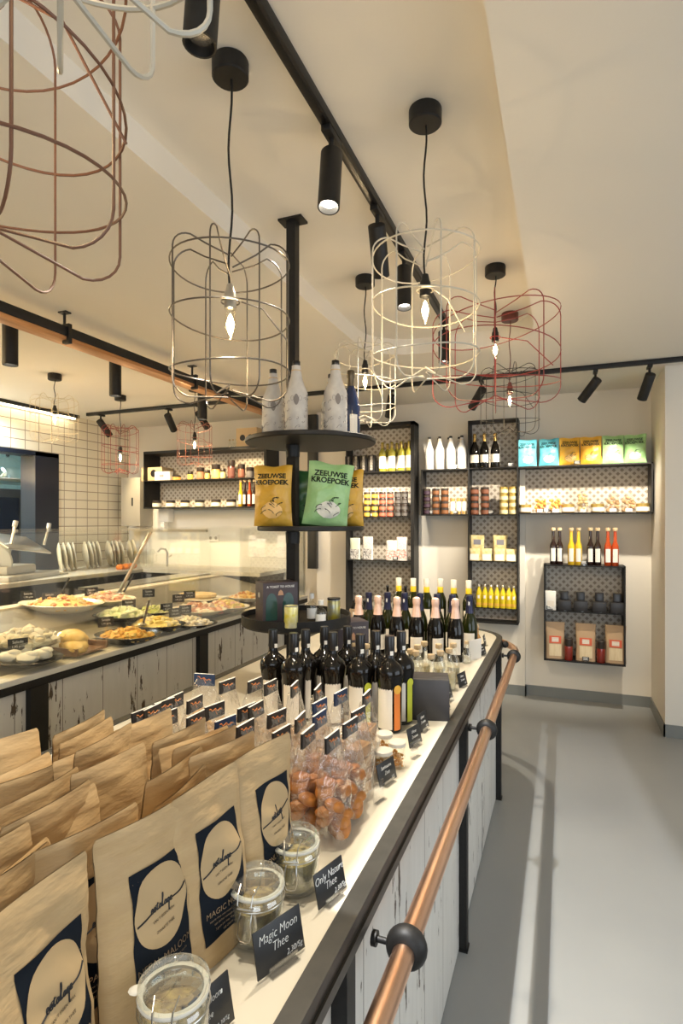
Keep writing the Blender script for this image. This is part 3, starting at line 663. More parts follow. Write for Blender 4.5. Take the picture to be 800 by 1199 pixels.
# --- white wrapped bottles
M_wrap = mat('printed_white_wrap', (.62,.60,.56), .6, noise=(38, (.45,.43,.41), .6, (1,1,.6)))
M_doodle = mat('grey_print_ink', (.22,.20,.19), .6)
def white_bottle(doodle=True):
    t = thing('wrapped_bottle', 'x', 'bottle')
    MB().lathe([(0,0),(.037,0),(.039,.004),(.039,.19),(.037,.20),(.026,.232),(.019,.262),(.0155,.295),(.0155,.306),(0,.306)], 24, cap=False).build('bottle_body', M_wrap, t)
    MB().lathe([(.0125,.306),(.0135,.308),(.0135,.324),(.0125,.326),(0,.326)], 16, cap=False).build('cap', M_liq, t)
    MB().lathe([(.0175,.283),(.0178,.285),(.0165,.288)], 16, cap=False).build('neck_string', M_cork, t)
    if doodle:
        mb = MB(); rnd = random.Random(3)
        def on(a, z, r=.0396): return (r*math.sin(a), -r*math.cos(a), z)
        # a little winged insect in the middle of the front and scribbled sprigs round about
        mb.grid(lambda u, v: Vector(on((u-.5)*.46*math.sin(PI*min(max(v,.02),.98))**.5, .135+.045*v)), 6, 6)
        for sgn in (-1, 1): mb.tube([on(sgn*(.22+.25*(1-math.cos(2*PI*k/10))/2), .163+.010*math.sin(2*PI*k/10)) for k in range(11)], .0006, seg=4)
        for _ in range(46):
            a, z = rnd.uniform(-PI, PI), rnd.uniform(.012, .185); s_ = rnd.uniform(.006, .016); ph = rnd.uniform(0, 6)
            if abs(a) < .6 and .12 < z < .19: continue
            mb.tube([on(a+s_*25*math.cos(ph+q*.6)*q/8, z+s_*math.sin(ph+q*.7)*q/8) for q in range(8)], .0008, seg=4)
        mb.build('printed_drawing', M_doodle, t)
    return t
wb_far = Maker(white_bottle(False)); wb_near = Maker(white_bottle(True))
for u, dy, lab in [(503,0,'white wrapped bottle, first from the left on the small shelf box'),(515,0,'white wrapped bottle, second in the front row on the small shelf box'),(528,0,'white wrapped bottle behind the small price card on the small shelf box'),(541,0,'white wrapped bottle, front one nearest the champagne bottles'),(514,.09,'white wrapped bottle half hidden in the back row, left'),(526,.09,'white wrapped bottle half hidden in the back row, middle'),(538,.09,'white wrapped bottle half hidden in the back row, right')]:
    wb_far.put((xs_at(u, 5.5+dy), 5.5+dy, bz1), random.uniform(0, 6), lab, 'white bottles on the small shelf box', (1.12, 1.12, .98))
# --- champagne with gold foil
M_gfoil = mat('gold_foil', (.45,.30,.10), .3, .9)
def champ(foil, h=.31, body=None, label=M_label):
    R = .043
    return bottle('sparkling_bottle', 'x', 'bottle', pb(R, h-.03, .0135, .52, .86), body or M_bottle,
        caps=[('foil', [(.0185, h*.66), (.0165, h*.78), (.0150, h*.88), (.0175, h*.9), (.0180, h*.95), (.0165, h*.985), (.008, h), (0, h)], foil)],
        labels=[(.05, .125, R+.0008, -PI*.85, -PI*.15, label)] if label else [], seg=20)
mk = Maker(champ(M_gfoil, .33))
for i, u in enumerate((556, 567.5, 580)): mk.put((xs_at(u), 5.5, T_sh[0]), 0, ['dark gold foiled sparkling bottle, left of three in the right tall unit','dark gold foiled sparkling bottle, middle of three in the right tall unit','dark gold foiled sparkling bottle, right of three in the right tall unit'][i], 'sparkling wine in the right tall unit')
# --- amber wine bottles with big labels
mk = Maker(bottle('wine_bottle', 'x', 'bottle', pb(.036, .29, .013, .62, .80), M_wine, caps=[('capsule', capp(.0145, .235, .292), M_lidg)], labels=[(.03, .15, .0368, -PI*.95, -PI*.05, M_label)]))
for i, (u, dy) in enumerate([(448,0),(459,0),(470,0),(479,0),(454,.09),(465,.09),(475,.09)]): mk.put((xs_at(u, 5.48+dy), 5.48+dy, A_sh[0]), 0, ['golden wine bottle, front row first from left','golden wine bottle, front row second from left','golden wine bottle, front row third from left','golden wine bottle, front row nearest the unit side','golden wine bottle in the back row, left','golden wine bottle in the back row, middle','golden wine bottle in the back row, right'][i]+' in the left tall unit', 'golden wine bottles in the left tall unit')
# --- slim black vials with dotted strip labels
def vial():
    t = thing('spice_tube', 'x', 'tube'); MB().box((-.035,-.03,0),(.035,.03,.17), bev=.003).build('box_body', M_liq, t)
    MB().box((-.013,-.0308,.02),(.013,-.0302,.165)).build('paper_label', mat('grey_dotted_label', (.42,.38,.32), .6, noise=(90,(.12,.1,.08),1)), t); return t
mk = Maker(vial())
for i, u in enumerate((409, 418, 427, 436)): mk.put((xs_at(u, 5.5), 5.5, A_sh[0]), 0, 'slim black box with dotted strip, %s from the left in the left tall unit' % ORD[i], 'slim black boxes in the left tall unit')
# --- flat pouches and packets
def pouch(name, cat, w_, h, d, body, bands=(), window=None, clip=None):
    """stand-up pack: bands = (z0, z1, x half share, material) prints on its front"""
    t = thing(name, 'x', cat)
    def f(u, v):
        a = 2*PI*u; zz = v*h; dd = d/2*(1-v)**.6+.0015; ww = w_/2*(1-.05*math.sin(PI*v))
        cx, sy = math.cos(a), math.sin(a)
        return Vector((ww*math.copysign(abs(cx)**.55, cx), dd*math.copysign(abs(sy)**.8, sy), zz))
    mb = MB(); mb.grid(f, 20, 8, closed_u=True)
    bm = mb.bm; bm.verts.ensure_lookup_table(); bm.faces.new([bm.verts[i*9] for i in range(20)]); bm.faces.new([bm.verts[i*9+8] for i in range(20)])
    mb.build('pack', body, t)
    for z0, z1, sx, m in bands:
        MB().grid(lambda u, v: Vector(((u-.5)*w_*sx, -(d/2*(1-(z0+(z1-z0)*v))**.6+.0027)*1.0, (z0+(z1-z0)*v)*h)), 2, 6).build('print', m, t)
    return t
M_gp = mat('pale_green_pack', (.62,.66,.50), .5); M_gd = mat('black_white_print', (.10,.09,.09), .5, noise=(60,(.7,.68,.65),1)); M_pp = mat('white_dotted_pack', (.80,.75,.66), .5, noise=(70,(.6,.5,.45),1)); M_rp = mat('red_white_print', (.62,.10,.07), .5, noise=(45,(.85,.8,.75),.8))
z = A_sh[2]
for u, mk_, lab in [(416, Maker(pouch('snack_pouch','snack bag',.115,.22,.05,M_gp,[(.02,.48,.8,M_gd)])), 'pale green snack pouch at the left of the left tall unit'), (431, Maker(pouch('snack_pouch','snack bag',.115,.235,.05,M_pp,[(.02,.48,.8,M_gd)])), 'white snack pouch with dark print in the left tall unit'),
                    (459, Maker(pouch('snack_pouch','snack bag',.115,.20,.05,M_pp,[(.05,.5,.85,M_rp)])), 'white snack pouch with red print behind the price card'), (471, Maker(pouch('snack_pouch','snack bag',.115,.235,.05,M_pp,[(.1,.48,.85,M_rp)])), 'white snack pouch with red print at the unit side')]:
    mk_.put((xs_at(u, 5.51), 5.51, z), random.uniform(-.1, .1), lab)
# --- beer: carton of small bottles and tall bottles
z = az0+.013
t = thing('beer_carton', 'brown cardboard carrier at the bottom left of the left tall unit', 'carton', (xs_at(424), 5.5, z))
M_card = mat('brown_cardboard', (.36,.26,.16), .7); MB().box((-.115,-.06,0),(.115,-.055,.12)).box((-.115,.055,0),(.115,.06,.12)).box((-.115,-.055,0),(-.11,.055,.12)).box((.11,-.055,0),(.115,.055,.12)).box((-.11,-.055,0),(.11,.055,.004)).build('tray', M_card, t)
MB().box((-.08,-.0612,.03),(-.03,-.0602,.09)).build('paper_label', M_label, t)
mk = Maker(bottle('small_beer_bottle','x','bottle', pb(.025,.20,.011,.55,.8), M_bottle, caps=[('crown_cap', capp(.0135,.19,.202), M_liq)], seg=14))
for i in range(4):
    for j in range(2): mk.put((xs_at(424)-.082+.055*i, 5.475+j*.052, z+.005), 0, 'small dark beer bottle in the cardboard carrier, %s row, %s from left' % (['front','back'][j], ORD[i]), 'beer bottles in the cardboard carrier')
mk = Maker(bottle('beer_bottle','x','bottle', pb(.033,.37,.013,.55,.8), M_bottle, caps=[('crown_cap', capp(.0150,.355,.372), M_liq)], labels=[(.07,.17,.0338,-PI*.8,-PI*.2,M_gd)], seg=16))
for i, (u, dy) in enumerate([(454,0),(466,.06),(475,0)]): mk.put((xs_at(u, 5.48+dy), 5.48+dy, z), 0, 'tall dark beer bottle at the bottom of the left tall unit, %s of three' % ['left','middle','right'][i], 'tall beer bottles')
# --- tall right unit: pasta packs and lemonade
M_pasta = mat('yellow_pasta_pack', (.80,.60,.22), .45, noise=(35,(.9,.78,.45),.9)); M_wl = mat('white_sticker', (.86,.84,.78), .5); M_gq = mat('grey_sticker', (.28,.27,.3), .5)
mkb = Maker(pouch('pasta_pack','pasta',.135,.24,.05,M_pasta,[(.62,.82,.5,M_gq)])); mks = Maker(pouch('pasta_pack','pasta',.10,.115,.06,M_pasta,[(.05,.55,.8,M_wl)]))
z = T_sh[2]
for u, lab in [(559,'large yellow pasta pack behind, left'),(586,'large yellow pasta pack behind, right of centre')]: mkb.put((xs_at(u,5.58), 5.58, z), .1, lab, 'large pasta packs')
for i, u in enumerate((556, 570, 585, 599)): mks.put((xs_at(u,5.49), 5.49, z), random.uniform(-.15,.15), 'small yellow pasta pack with white label, %s from left in the front row' % ORD[i], 'small pasta packs')
M_lem = mat('yellow_lemonade', (.72,.56,.02), .12, coat=.5)
mk = Maker(bottle('lemonade_bottle','x','bottle', pb(.027,.205,.011,.6,.82), M_lem, caps=[('crown_cap', capp(.013,.195,.207), M_steel)], labels=[(.02,.045,.0277,-PI*.8,-PI*.2,mat('amber_label',(.72,.42,.05),.5)),(.085,.115,.0277,-PI*.62,-PI*.38,M_wl)], seg=14))
for j in range(2):
    for i, u in enumerate((561, 568, 575, 582, 589, 596, 602)):
        if j and i > 5: continue
        mk.put((xs_at(u, 5.48+.08*j), 5.48+.08*j, T_sh[3]), 0, 'yellow lemonade bottle, %s row, %s from left in the right tall unit' % (['front','back'][j], ORD[i]), 'yellow lemonade bottles')
# --- crisp bags
M_text = mat('dark_bag_lettering', (.02,.03,.02), .5)
def crisp_bag(body, print_m, w_=.18, h=.25, d=.07, txt=True, big=False):
    t = thing('crisp_bag', 'x', 'crisps'); hz = h
    def dep(x, zf):
        ex = max(0, 1-abs(2*x/w_)**2.2); ez = math.sin(PI*min(max(zf, 0), 1))**.55
        return d/2*ex**.7*ez+.0015+(.0042*math.sin(x*95+zf*17)*math.sin(zf*21)+.0035*math.sin(x*60-zf*31+1))*ez*ex
    def wid(zf): return 1-.07*math.sin(PI*zf)
    mb = MB()
    for sgn in (-1, 1): mb.grid(lambda u, v, sgn=sgn: Vector(((u-.5)*w_*wid(v), sgn*dep((u-.5)*w_, v), v*hz+(.004*math.sin(u*9) if v > .9 else 0))), 14, 18)
    bmesh.ops.remove_doubles(mb.bm, verts=mb.bm.verts, dist=.0004); mb.build('bag', body, t)
    def conf(me, e):
        for v in me.vertices: v.co.y = -dep(v.co.x, v.co.z/hz)-e
    if txt:
        for i, s_ in enumerate(('ZEEUWSE', 'KROEPOEK')):
            o = text('lettering', s_, w_*.165, M_text, t, T(0, -.05, h*(.82-.105*i)) @ FRONT, sx=1.0, off=.0009); conf(o.data, .002)
    rnd = random.Random(5)
    me = MB().grid(lambda u, v: Vector((w_*.26*(u-.5)*2*math.sin(PI*min(max(v,.03),.97))**.5+w_*.03, 0, hz*(.13+.26*v))), 8, 8); o = me.build('print', print_m, t); conf(o.data, .0025)
    mb = MB()
    for _ in range(9):
        a = (rnd.uniform(-.2,.25)*w_, hz*rnd.uniform(.14,.42)); mb.tube([(a[0]+.012*math.cos(k*.8+a[0]*90), 0, a[1]+.014*math.sin(k*.5)+k*.001) for k in range(6)], .0012, seg=4)
    me = mb.build('drawing', M_text, t)
    for v in me.data.vertices: v.co.y += -dep(v.co.x, v.co.z/hz)-.003
    return t
M_cb = mat('light_blue_foil', (.10,.50,.62), .33, noise=(18,(.2,.62,.72),.7), bump=(30,.5)); M_co = mat('orange_foil', (.80,.40,.03), .33, noise=(18,(.86,.52,.08),.7), bump=(30,.5)); M_cg = mat('mint_green_foil', (.30,.55,.22), .35, noise=(18,(.42,.66,.33),.7), bump=(30,.5)); M_pw = mat('white_print', (.82,.80,.72), .5, noise=(55,(.55,.6,.4),.4)); M_po = mat('pale_orange_print', (.86,.55,.20), .5); M_cdg = mat('dark_green_foil', (.05,.16,.05), .35)
CB = {'light blue': Maker(crisp_bag(M_cb, M_pw)), 'orange': Maker(crisp_bag(M_co, M_po)), 'mint green': Maker(crisp_bag(M_cg, M_pw))}
for u, k, lab in [(617,'light blue','at the left end of the long wall shelf'),(643,'light blue','second on the long wall shelf'),(667,'orange','behind the price card on the long wall shelf'),(692,'orange','fourth on the long wall shelf'),(718,'mint green','fifth on the long wall shelf'),(744,'mint green','at the right end of the long wall shelf')]:
    CB[k].put((xs_at(u, 5.52), 5.53, rz1), [.22,-.2,.18,-.1,.15,-.3][(u//25)%6], '%s crisp bag %s' % (k, lab), 'crisp bags on the long wall shelf')
# --- long shelf contents
z = rz0+.013
mk = Maker(jar('low_jar', 'x', gl('honey_preserve', (.50,.30,.07)), M_lidg, .055, .075, M_wl))
for u, wh in [(615,'at the left end'),(665,'right of the orange biscuits'),(700,'right of the breadsticks'),(753,'at the right end')]: mk.put((xs_at(u), 5.51, z), 0, 'low wide jar with gold lid %s inside the long wall shelf' % wh, 'low jars in the long wall shelf')
def snack(col, col2, w_, h):
    t = thing('biscuit_bag', 'x', 'biscuits'); rnd = random.Random(int(h*1000))
    mb = MB()
    for _ in range(26): mb.blob((rnd.uniform(-w_*.36, w_*.36), rnd.uniform(-.02,.02), rnd.uniform(.012, h*.8)), (.018,.013,.017), sub=1)
    mb.build('filling', mat('biscuit_%d' % int(col[0]*1000), col, .7), t)
    MB().lathe([(w_*.46, 0), (w_*.5, h*.3), (w_*.44, h*.7), (w_*.2, h*.9), (w_*.35, h)], 14, M=Matrix.Diagonal((1,.5,1,1)), cap=False).build('film', thin_glass('clear_bag_film', (.98,.96,.93), .08, .6), t)
    MB().box((-w_*.25, -w_*.26-.001, .004), (w_*.25, -w_*.26, .032)).build('paper_label', M_wl, t); return t
mo = Maker(snack((.60,.26,.04), 0, .11, .145)); mp = Maker(snack((.45,.27,.13), 0, .11, .17)); ms = Maker(snack((.62,.46,.22), 0, .09, .20))
mo.put((xs_at(633), 5.52, z), 0, 'bag of orange biscuits, left of two in the long wall shelf'); mo.put((xs_at(650), 5.52, z), .2, 'bag of orange biscuits, right of two in the long wall shelf')
ms.put((xs_at(683), 5.52, z), 0, 'tall bag of pale breadsticks in the long wall shelf')
mp.put((xs_at(718), 5.52, z), 0, 'bag of beige biscuits, left of two in the long wall shelf'); mp.put((xs_at(736), 5.52, z), .1, 'bag of beige biscuits, right of two in the long wall shelf')
# --- cork topped syrup bottles on the low box
def syrup(col, nm):
    return bottle('syrup_bottle', 'x', 'bottle', [(0,.004),(.023,0),(.026,.004),(.026,.155),(.024,.168),(.013,.20),(.0115,.27),(.0115,.29),(0,.29)], mat(nm, col, .1, coat=.5), caps=[('cork_stopper', [(.010,.288),(.017,.29),(.0175,.31),(.016,.315),(0,.315)], M_cork)], labels=[(.03,.14,.0268,-PI*.72,-PI*.28,M_wl)], seg=18)
SY = {'dark': Maker(syrup((.02,.008,.006), 'dark_syrup')), 'yellow': Maker(syrup((.85,.55,.03), 'yellow_syrup')), 'red': Maker(syrup((.45,.06,.01), 'red_syrup'))}
for u, k, wh in [(648,'dark','first from the left'),(655.5,'dark','second from the left'),(669,'yellow','left yellow one'),(677.5,'yellow','right yellow one, beside the price card'),(691.5,'dark','just right of the price card'),(700,'dark','next to the red ones'),(712,'red','left red one'),(720.5,'red','right red one')]:
    SY[k].put((xs_at(u), 5.5, cz1), 0, '%s syrup bottle with cork on the low box, %s' % (k, wh), 'cork topped syrup bottles', (1.14,1.14,1.06))
# --- low box contents
z = c_mid
def packet(w_, d, h, m, lab=None):
    t = thing('tea_box', 'x', 'box'); MB().box((-w_/2,-d/2,0),(w_/2,d/2,h), bev=.003).build('box_body', m, t)
    if lab: MB().box((-w_*.32,-d/2-.0012,h*.2),(w_*.32,-d/2-.0004,h*.5)).build('paper_label', lab, t)
    return t
Maker(packet(.09,.06,.17,M_wl,M_label)).put((xs_at(645), 5.51, z), 0, 'white box at the left of the middle board in the low shelf box')
mt_ = Maker(packet(.07,.045,.165,M_liq,M_gq)); ml = Maker(packet(.115,.05,.095,mat('black_carton',(.02,.018,.018),.35),None))
for i, u in enumerate((661, 680, 702, 723)):
    mt_.put((xs_at(u,5.57), 5.57, z), 0, 'tall black tea box behind, %s from left in the low shelf box' % ORD[i], 'tall black tea boxes')
    ml.put((xs_at(u,5.49), 5.49, z), 0, 'wide low black box in front, %s from left in the low shelf box' % ORD[i], 'low black boxes')
z = cz0+.013
M_rl = mat('red_orange_label', (.66,.12,.05), .5); M_win = mat('pasta_window', (.66,.52,.30), .4, noise=(50,(.75,.62,.4),1,(1,1,.15)))
mk = Maker(pouch('pasta_bag','pasta',.168,.33,.06,mat('kraft_pack_light',(.50,.34,.20),.6),[(.42,.62,.6,M_rl),(.46,.58,.35,M_label),(.08,.40,.62,M_win)]))
for i, u in enumerate((650, 686, 721)): mk.put((xs_at(u,5.52), 5.52, z), [.12,0,-.05][i], 'kraft pasta bag with red label, %s of three in the low shelf box' % ['left','middle','right'][i], 'kraft pasta bags')
mk = Maker(jar('sauce_jar','x',gl('tomato_sauce',(.22,.02,.012)),M_lidd,.036,.19,None))
for u, wh in ((666,'left'),(704,'right')):
    o = mk.put((xs_at(u,5.49), 5.49, z), 0, 'dark red sauce jar in the low shelf box, %s one' % wh, 'sauce jars')
# --- small chalk price cards on the shelves
def mini_card(u, y, z, lab, w_=.055, h=.035, first=[None]):
    if first[0] is None:
        t = thing('price_card', 'x', 'price card'); MB().box((-w_/2,-.001,.006),(w_/2,.001,h+.006), M=RX(-.2)).build('card', M_chalk, t)
        mb = MB(); 
        for k in range(3): mb.box((-w_*.36, -.0018, .014+.009*k), (w_*(.36-.1*(k%2)), -.0012, .0175+.009*k), M=RX(-.2))
        mb.build('lettering', M_ink, t); MB().box((-.01,-.012,0),(.01,.012,.007)).build('foot', M_acryl, t); first[0] = Maker(t)
    return first[0].put((xs_at(u, y), y, z), random.uniform(-.15,.15), lab)
for u, z, lab in [(413,A_sh[0],'price card before the slim black boxes'),(477,A_sh[0],'price card before the golden wine bottles'),(436,A_sh[1],'price card before the yellow jars'),(463,A_sh[2],'price card before the red and white pouches'),(533,bz1,'price card before the white bottles on the small shelf box'),(506,bz0+.013,'price card before the dark plum jars'),(533,bz0+.013,'price card before the gold tins'),(598,T_sh[0],'price card right of the sparkling bottles'),(575,T_sh[1],'price card between brown and cream jars'),(578,T_sh[3],'price card before the lemonade bottles'),(676,rz1,'price card before the orange crisp bags'),(684,cz1,'price card between the syrup bottles'),(644,c_mid,'price card before the white box'),(662,c_mid,'price card at the first low black box'),(682,c_mid,'price card at the second low black box'),(704,c_mid,'price card at the third low black box'),(722,c_mid,'price card at the fourth low black box'),(666,cz0+.013,'price card before the left sauce jar'),(686,cz0+.013,'price card before the middle pasta bag'),(640,rz0+.013,'price card before the orange biscuits'),(702,rz0+.013,'price card before the low jar in the long shelf')]:
    mini_card(u, 5.475, z, lab)

# ================================================================ ON THE TRAY STAND
TC1 = Vector((RXC+d1.x, RYC+d1.y, Z1))
def on_depth(u, dep):      # x, y at photo column u and distance dep along the view axis
    r = (u-CX)/FPX*dep; return (-SN*dep+CS*r, CS*dep+SN*r)
for u, dp, rz, lab in [(320, 2.58, .5, 'white wrapped bottle half behind its neighbour at the left on the top tray'), (347, 2.45, .45, 'white wrapped bottle in front of the post on the top tray'), (393, 2.44, .6, 'white wrapped bottle at the right on the top tray')]:
    x, y = on_depth(u, dp); wb_near.put((x, y, Z1), rz, lab, None, (1.28, 1.28, 1.03))
x, y = on_depth(388, 2.63); wb_near.put((x, y, Z1), 1.9, 'white wrapped bottle hidden behind the right bottle on the top tray', None, (1.15, 1.15, 1))
o = Maker(bottle('sparkling_bottle', 'x', 'bottle', pb(.041, .30, .0135, .52, .86), mat('deep_blue_glass', (.01,.022,.07), .12, coat=.5), caps=[('foil', [(.0185,.205),(.0165,.25),(.0150,.285),(.0178,.292),(.018,.31),(.0165,.322),(0,.325)], mat('dark_bronze_foil', (.10,.08,.05), .35, .6))], labels=[(.02,.12,.0418,-PI*.42,-PI*.15,M_label)]))
x, y = on_depth(411, 2.55); o.put((x, y, Z1), 0, 'blue sparkling bottle with bronze foil at the right edge of the top tray')
# crisp bags on the middle tray
def spin(u, dp): x, y = on_depth(u, dp); return x, y
CBo = Maker(crisp_bag(mat('ochre_foil', (.62,.34,.03), .33, noise=(18,(.72,.45,.08),.7), bump=(30,.6)), M_po, .165, .25, .09)); CBg = Maker(crisp_bag(M_cg, M_pw, .19, .262, .08)); CBd = Maker(crisp_bag(M_cdg, mat('dark_print', (.08,.2,.08), .5), .17, .25, .07, txt=False))
x, y = spin(320, 2.36); CBo.put((x, y, Z2), YAW-.15, 'ochre crisp bag left of the post on the middle tray')
x, y = spin(380, 2.36); o = CBg.put((x, y, Z2), YAW+.1, 'large mint green crisp bag leaning right of the post on the middle tray'); o.rotation_euler = (0, .12, YAW+.1)
x, y = spin(357, 2.56); CBd.put((x, y, Z2), YAW, 'dark green crisp bag behind the post on the middle tray')
x, y = spin(408, 2.44); o = CBo.put((x, y, Z2), YAW-.5, 'ochre crisp bag turned sideways at the right of the middle tray'); o.scale = (.9, 1.1, .95)
# lower tray: dark gift box, two tins, two mini bottles
M_gift = mat('dark_aubergine_card', (.045,.032,.038), .5); M_copp = mat('copper_print', (.45,.25,.14), .4, .4)
def gift_box(w_, d, h, txt, windows=True):
    t = thing('gift_box', 'x', 'gift box'); mb = MB(); mb.box((-w_/2,-d/2,0),(w_/2,d/2,h), bev=.002); mb.build('carton', M_gift, t)
    if windows:
        for dx in (-.26, .22):
            pts = [(dx*w_+w_*.16*math.cos(a)*1.0, h*.50+h*.26*math.sin(a)) for a in [PI*k/10 for k in range(11)]]+[(dx*w_-w_*.16, h*.12), (dx*w_+w_*.16, h*.12)]
            MB().prism(pts, 0, .0008, M=T(0,-d/2-.0002,0) @ FRONT).build('window', mat('teal_window', (.02,.06,.05), .15), t)
    text('lettering', txt, w_*.085, M_ink, t, T(0, -d/2-.0008, h*.9) @ FRONT)
    MB().prism([(-.012,h*.70),(.012,h*.70),(.008,h*.79),(0,h*.83),(-.008,h*.79)], 0, .0008, M=T(0,-d/2-.0004,0) @ FRONT).build('emblem', M_copp, t)
    mb = MB(); L = RZ(-PI/2); mb.lathe([(0,0),(.011,0),(.011,.0008),(0,.0008)], 14, M=T(-w_/2-.0002, 0, h*.7) @ RY(-PI/2), cap=False); mb.build('emblem', mat('silver_print', (.5,.48,.45), .5), t)
    return t
gb = gift_box(.150, .10, .172, 'A TOAST TO HOUSE'); x, y = on_depth(324, 2.345); gb.location = (x+.0, y, Z3+.0005); gb.rotation_euler = (0,0,YAW+.45)
gb['label'] = 'dark gift box with arched windows on the lower tray'
def can(m):
    t = thing('drink_tin', 'x', 'tin'); MB().lathe([(0,0),(.026,0),(.0275,.003),(.0275,.082),(.0262,.085),(0,.083)], 20, cap=False).build('tin_body', m, t); MB().lathe([(.0275,.0835),(.0278,.087),(.0262,.087),(.0262,.084)],20,cap=False).build('rim', M_steel, t); return t
M_cany = mat('yellow_tin_print', (.62,.55,.05), .35, .3, noise=(28,(.75,.72,.5),1)); 
o = can(M_cany); x, y = on_depth(341, 2.245); o.location = (x, y, Z3+.0005); o['label'] = 'yellow printed tin in front of the gift box on the lower tray'
o = can(mat('grey_yellow_tin_print', (.38,.38,.33), .3, .5, noise=(22,(.62,.52,.05),1))); x, y = on_depth(391, 2.42); o.location = (x, y, Z3+.0005); o['label'] = 'grey and yellow tin with dark lid at the right of the lower tray'
MB().lathe([(0,.087),(.028,.087),(.028,.094),(0,.095)],20,cap=False).build('lid', M_liq, o)
def mini(sq):
    t = thing('mini_spirit_bottle', 'x', 'bottle'); MB().lathe([(0,0),(.021,0),(.022,.003),(.022,.055),(.019,.063),(.008,.072),(.008,.085)], 18, cap=False).build('bottle_body', M_glass, t)
    MB().lathe([(0,.084),(.011,.084),(.011,.102),(.009,.104),(0,.104)], 14, cap=False).build('stopper', mat('clear_stopper', (.75,.74,.70), .15), t)
    MB().grid(lambda u, v: Vector((.0226*math.cos(-PI*.95+PI*.9*u), .0226*math.sin(-PI*.95+PI*.9*u), .008+.04*v)), 10, 1).build('paper_label', M_wl, t); return t
mk = Maker(mini(0)); x, y = on_depth(376, 2.29); mk.put((x, y, Z3), 0, 'clear mini spirit bottle with white label on the lower tray, front one'); x, y = on_depth(365, 2.42); mk.put((x, y, Z3), .8, 'clear mini spirit bottle behind the front one on the lower tray', None, (1,1,1.1))

# ================================================================ BOTTLES ON THE ISLAND
def isl_xy(u, v, h): p = at(u, v, z=WT+h); return p.x, p.y
def fat_bottle(lab, side):
    h = .325
    t = bottle('liqueur_bottle', 'x', 'bottle', [(0,.004),(.034,0),(.041,.006),(.042,.14),(.0435,.165),(.0475,.188),(.0480,.202),(.0455,.214),(.0385,.226),(.0270,.235),(.0190,.243),(.0155,.256),(.015,.27),(.0155,.325),(0,.325)], M_bottle,
        caps=[('capsule', [(.0163,.262),(.0172,.27),(.0172,h-.003),(.016,h+.001),(0,h+.001)], M_liq)], seg=28)
    if lab: MB().grid(lambda u, v: Vector(((.0425)*math.cos(PI*(1.0+.45*u)), .0425*math.sin(PI*(1.0+.45*u)), .015+.145*v)), 10, 1).build('paper_label', M_label, t)
    if side:
        MB().grid(lambda u, v: Vector(((.0428)*math.cos(PI*(1.50+.20*u)), .0428*math.sin(PI*(1.50+.20*u)), .012+.135*v)), 6, 1).build('colour_strip', side, t)
        c = MB().prism([(.015*math.cos(2*PI*k/16), .015*math.sin(2*PI*k/16)) for k in range(16)], 0, .0008, M=RZ(PI*.09) @ T(0,-.0437,.150) @ FRONT).build('round_emblem', side if side is M_lime else mat('yellow_orange_print', (.85,.45,.05), .5), t)
    MB().box((-.005,-.0190,.262),(.006,-.0168,.276)).build('neck_tag', M_wl, t)
    return t
FB = {'o': Maker(fat_bottle(True, M_orange)), 'l': Maker(fat_bottle(True, M_lime)), 'n': Maker(fat_bottle(True, None))}
for i, (u, v, k, rz, lab) in enumerate([(320,737,'n',.3,'at the left end of the group, beside the tray stand post'),(344,741,'n',.3,'half hidden behind the second one from the left'),(358,737,'n',.3,'second front one from the left, in front of the post'),(380,733.5,'o',.3,'in the back row right of the post'),(390,740,'n',.5,'front row, third from the left with plain label'),(407,733,'l',.3,'back row, in front of the closed gift box'),(422,742.5,'l',.35,'front row with lime strip'),(440.5,738.5,'o',.3,'back row near the small clear bottles'),(456.5,744.4,'o',.3,'front row with bright orange strip'),(470,739,'l',.45,'right end beside the black box')]):
    x, y = isl_xy(u, v, .326); FB[k].put((x, y, WT), rz+(.75 if k == 'n' else .35), 'liqueur bottle, '+lab, 'dark liqueur bottles')
# rose foiled sparkling bottles
rose = bottle('sparkling_bottle', 'x', 'bottle', pb(.043, .30, .0135, .52, .86), M_bottle, caps=[('foil', [(.0345,.170),(.0295,.200),(.0225,.240),(.0185,.27),(.0178,.282),(.0200,.290),(.0205,.305),(.0190,.318),(.0100,.324),(0,.325)], M_foilp)], labels=[(.04,.12,.0438,-PI*.75,-PI*.25,M_label)])
mk = Maker(rose)
for i, (u, v) in enumerate([(420,697.5),(442.6,697.4),(465,699),(487.8,699.5),(510,700.4),(533.5,701)]):
    x, y = isl_xy(u, v, .322); mk.put((x, y, WT), random.uniform(0,1), 'rose foiled sparkling bottle, %s from the left in the row of six' % ORD[i], 'rose foiled sparkling bottles')
dk = bottle('sparkling_bottle', 'x', 'bottle', pb(.043, .30, .0135, .50, .84), M_bottleg, caps=[('foil', [(.0250,.205),(.0195,.25),(.0175,.28),(.0190,.292),(.0195,.31),(.018,.32),(0,.322)], M_foilb)], labels=[(.04,.12,.0438,-PI*.75,-PI*.25,M_label)])
MB().box((-.004,-.0180,.25),(.004,-.0165,.30)).build('print', M_ink, dk)
mk = Maker(dk)
for i, (u, v) in enumerate([(432,693),(454,693),(474,693.5),(492,694),(512,695),(530,696),(550,696.5)]):
    x, y = isl_xy(u, v, .322); mk.put((x, y, WT), 0, 'dark bottle with navy foil neck, %s from the left behind the rose foiled row' % ORD[i], 'navy foiled bottles')
wy = bottle('wine_bottle', 'x', 'bottle', pb(.040, .335, .0135, .56, .78), M_bottleg, caps=[('wax_seal', capp(.0190,.285,.337), M_cream), ('neck_label', [(.0195,.225),(.0198,.226),(.0198,.284),(.0192,.285)], M_foily)], labels=[(.04,.14,.0408,-PI*.75,-PI*.25,M_label)])
mk = Maker(wy)
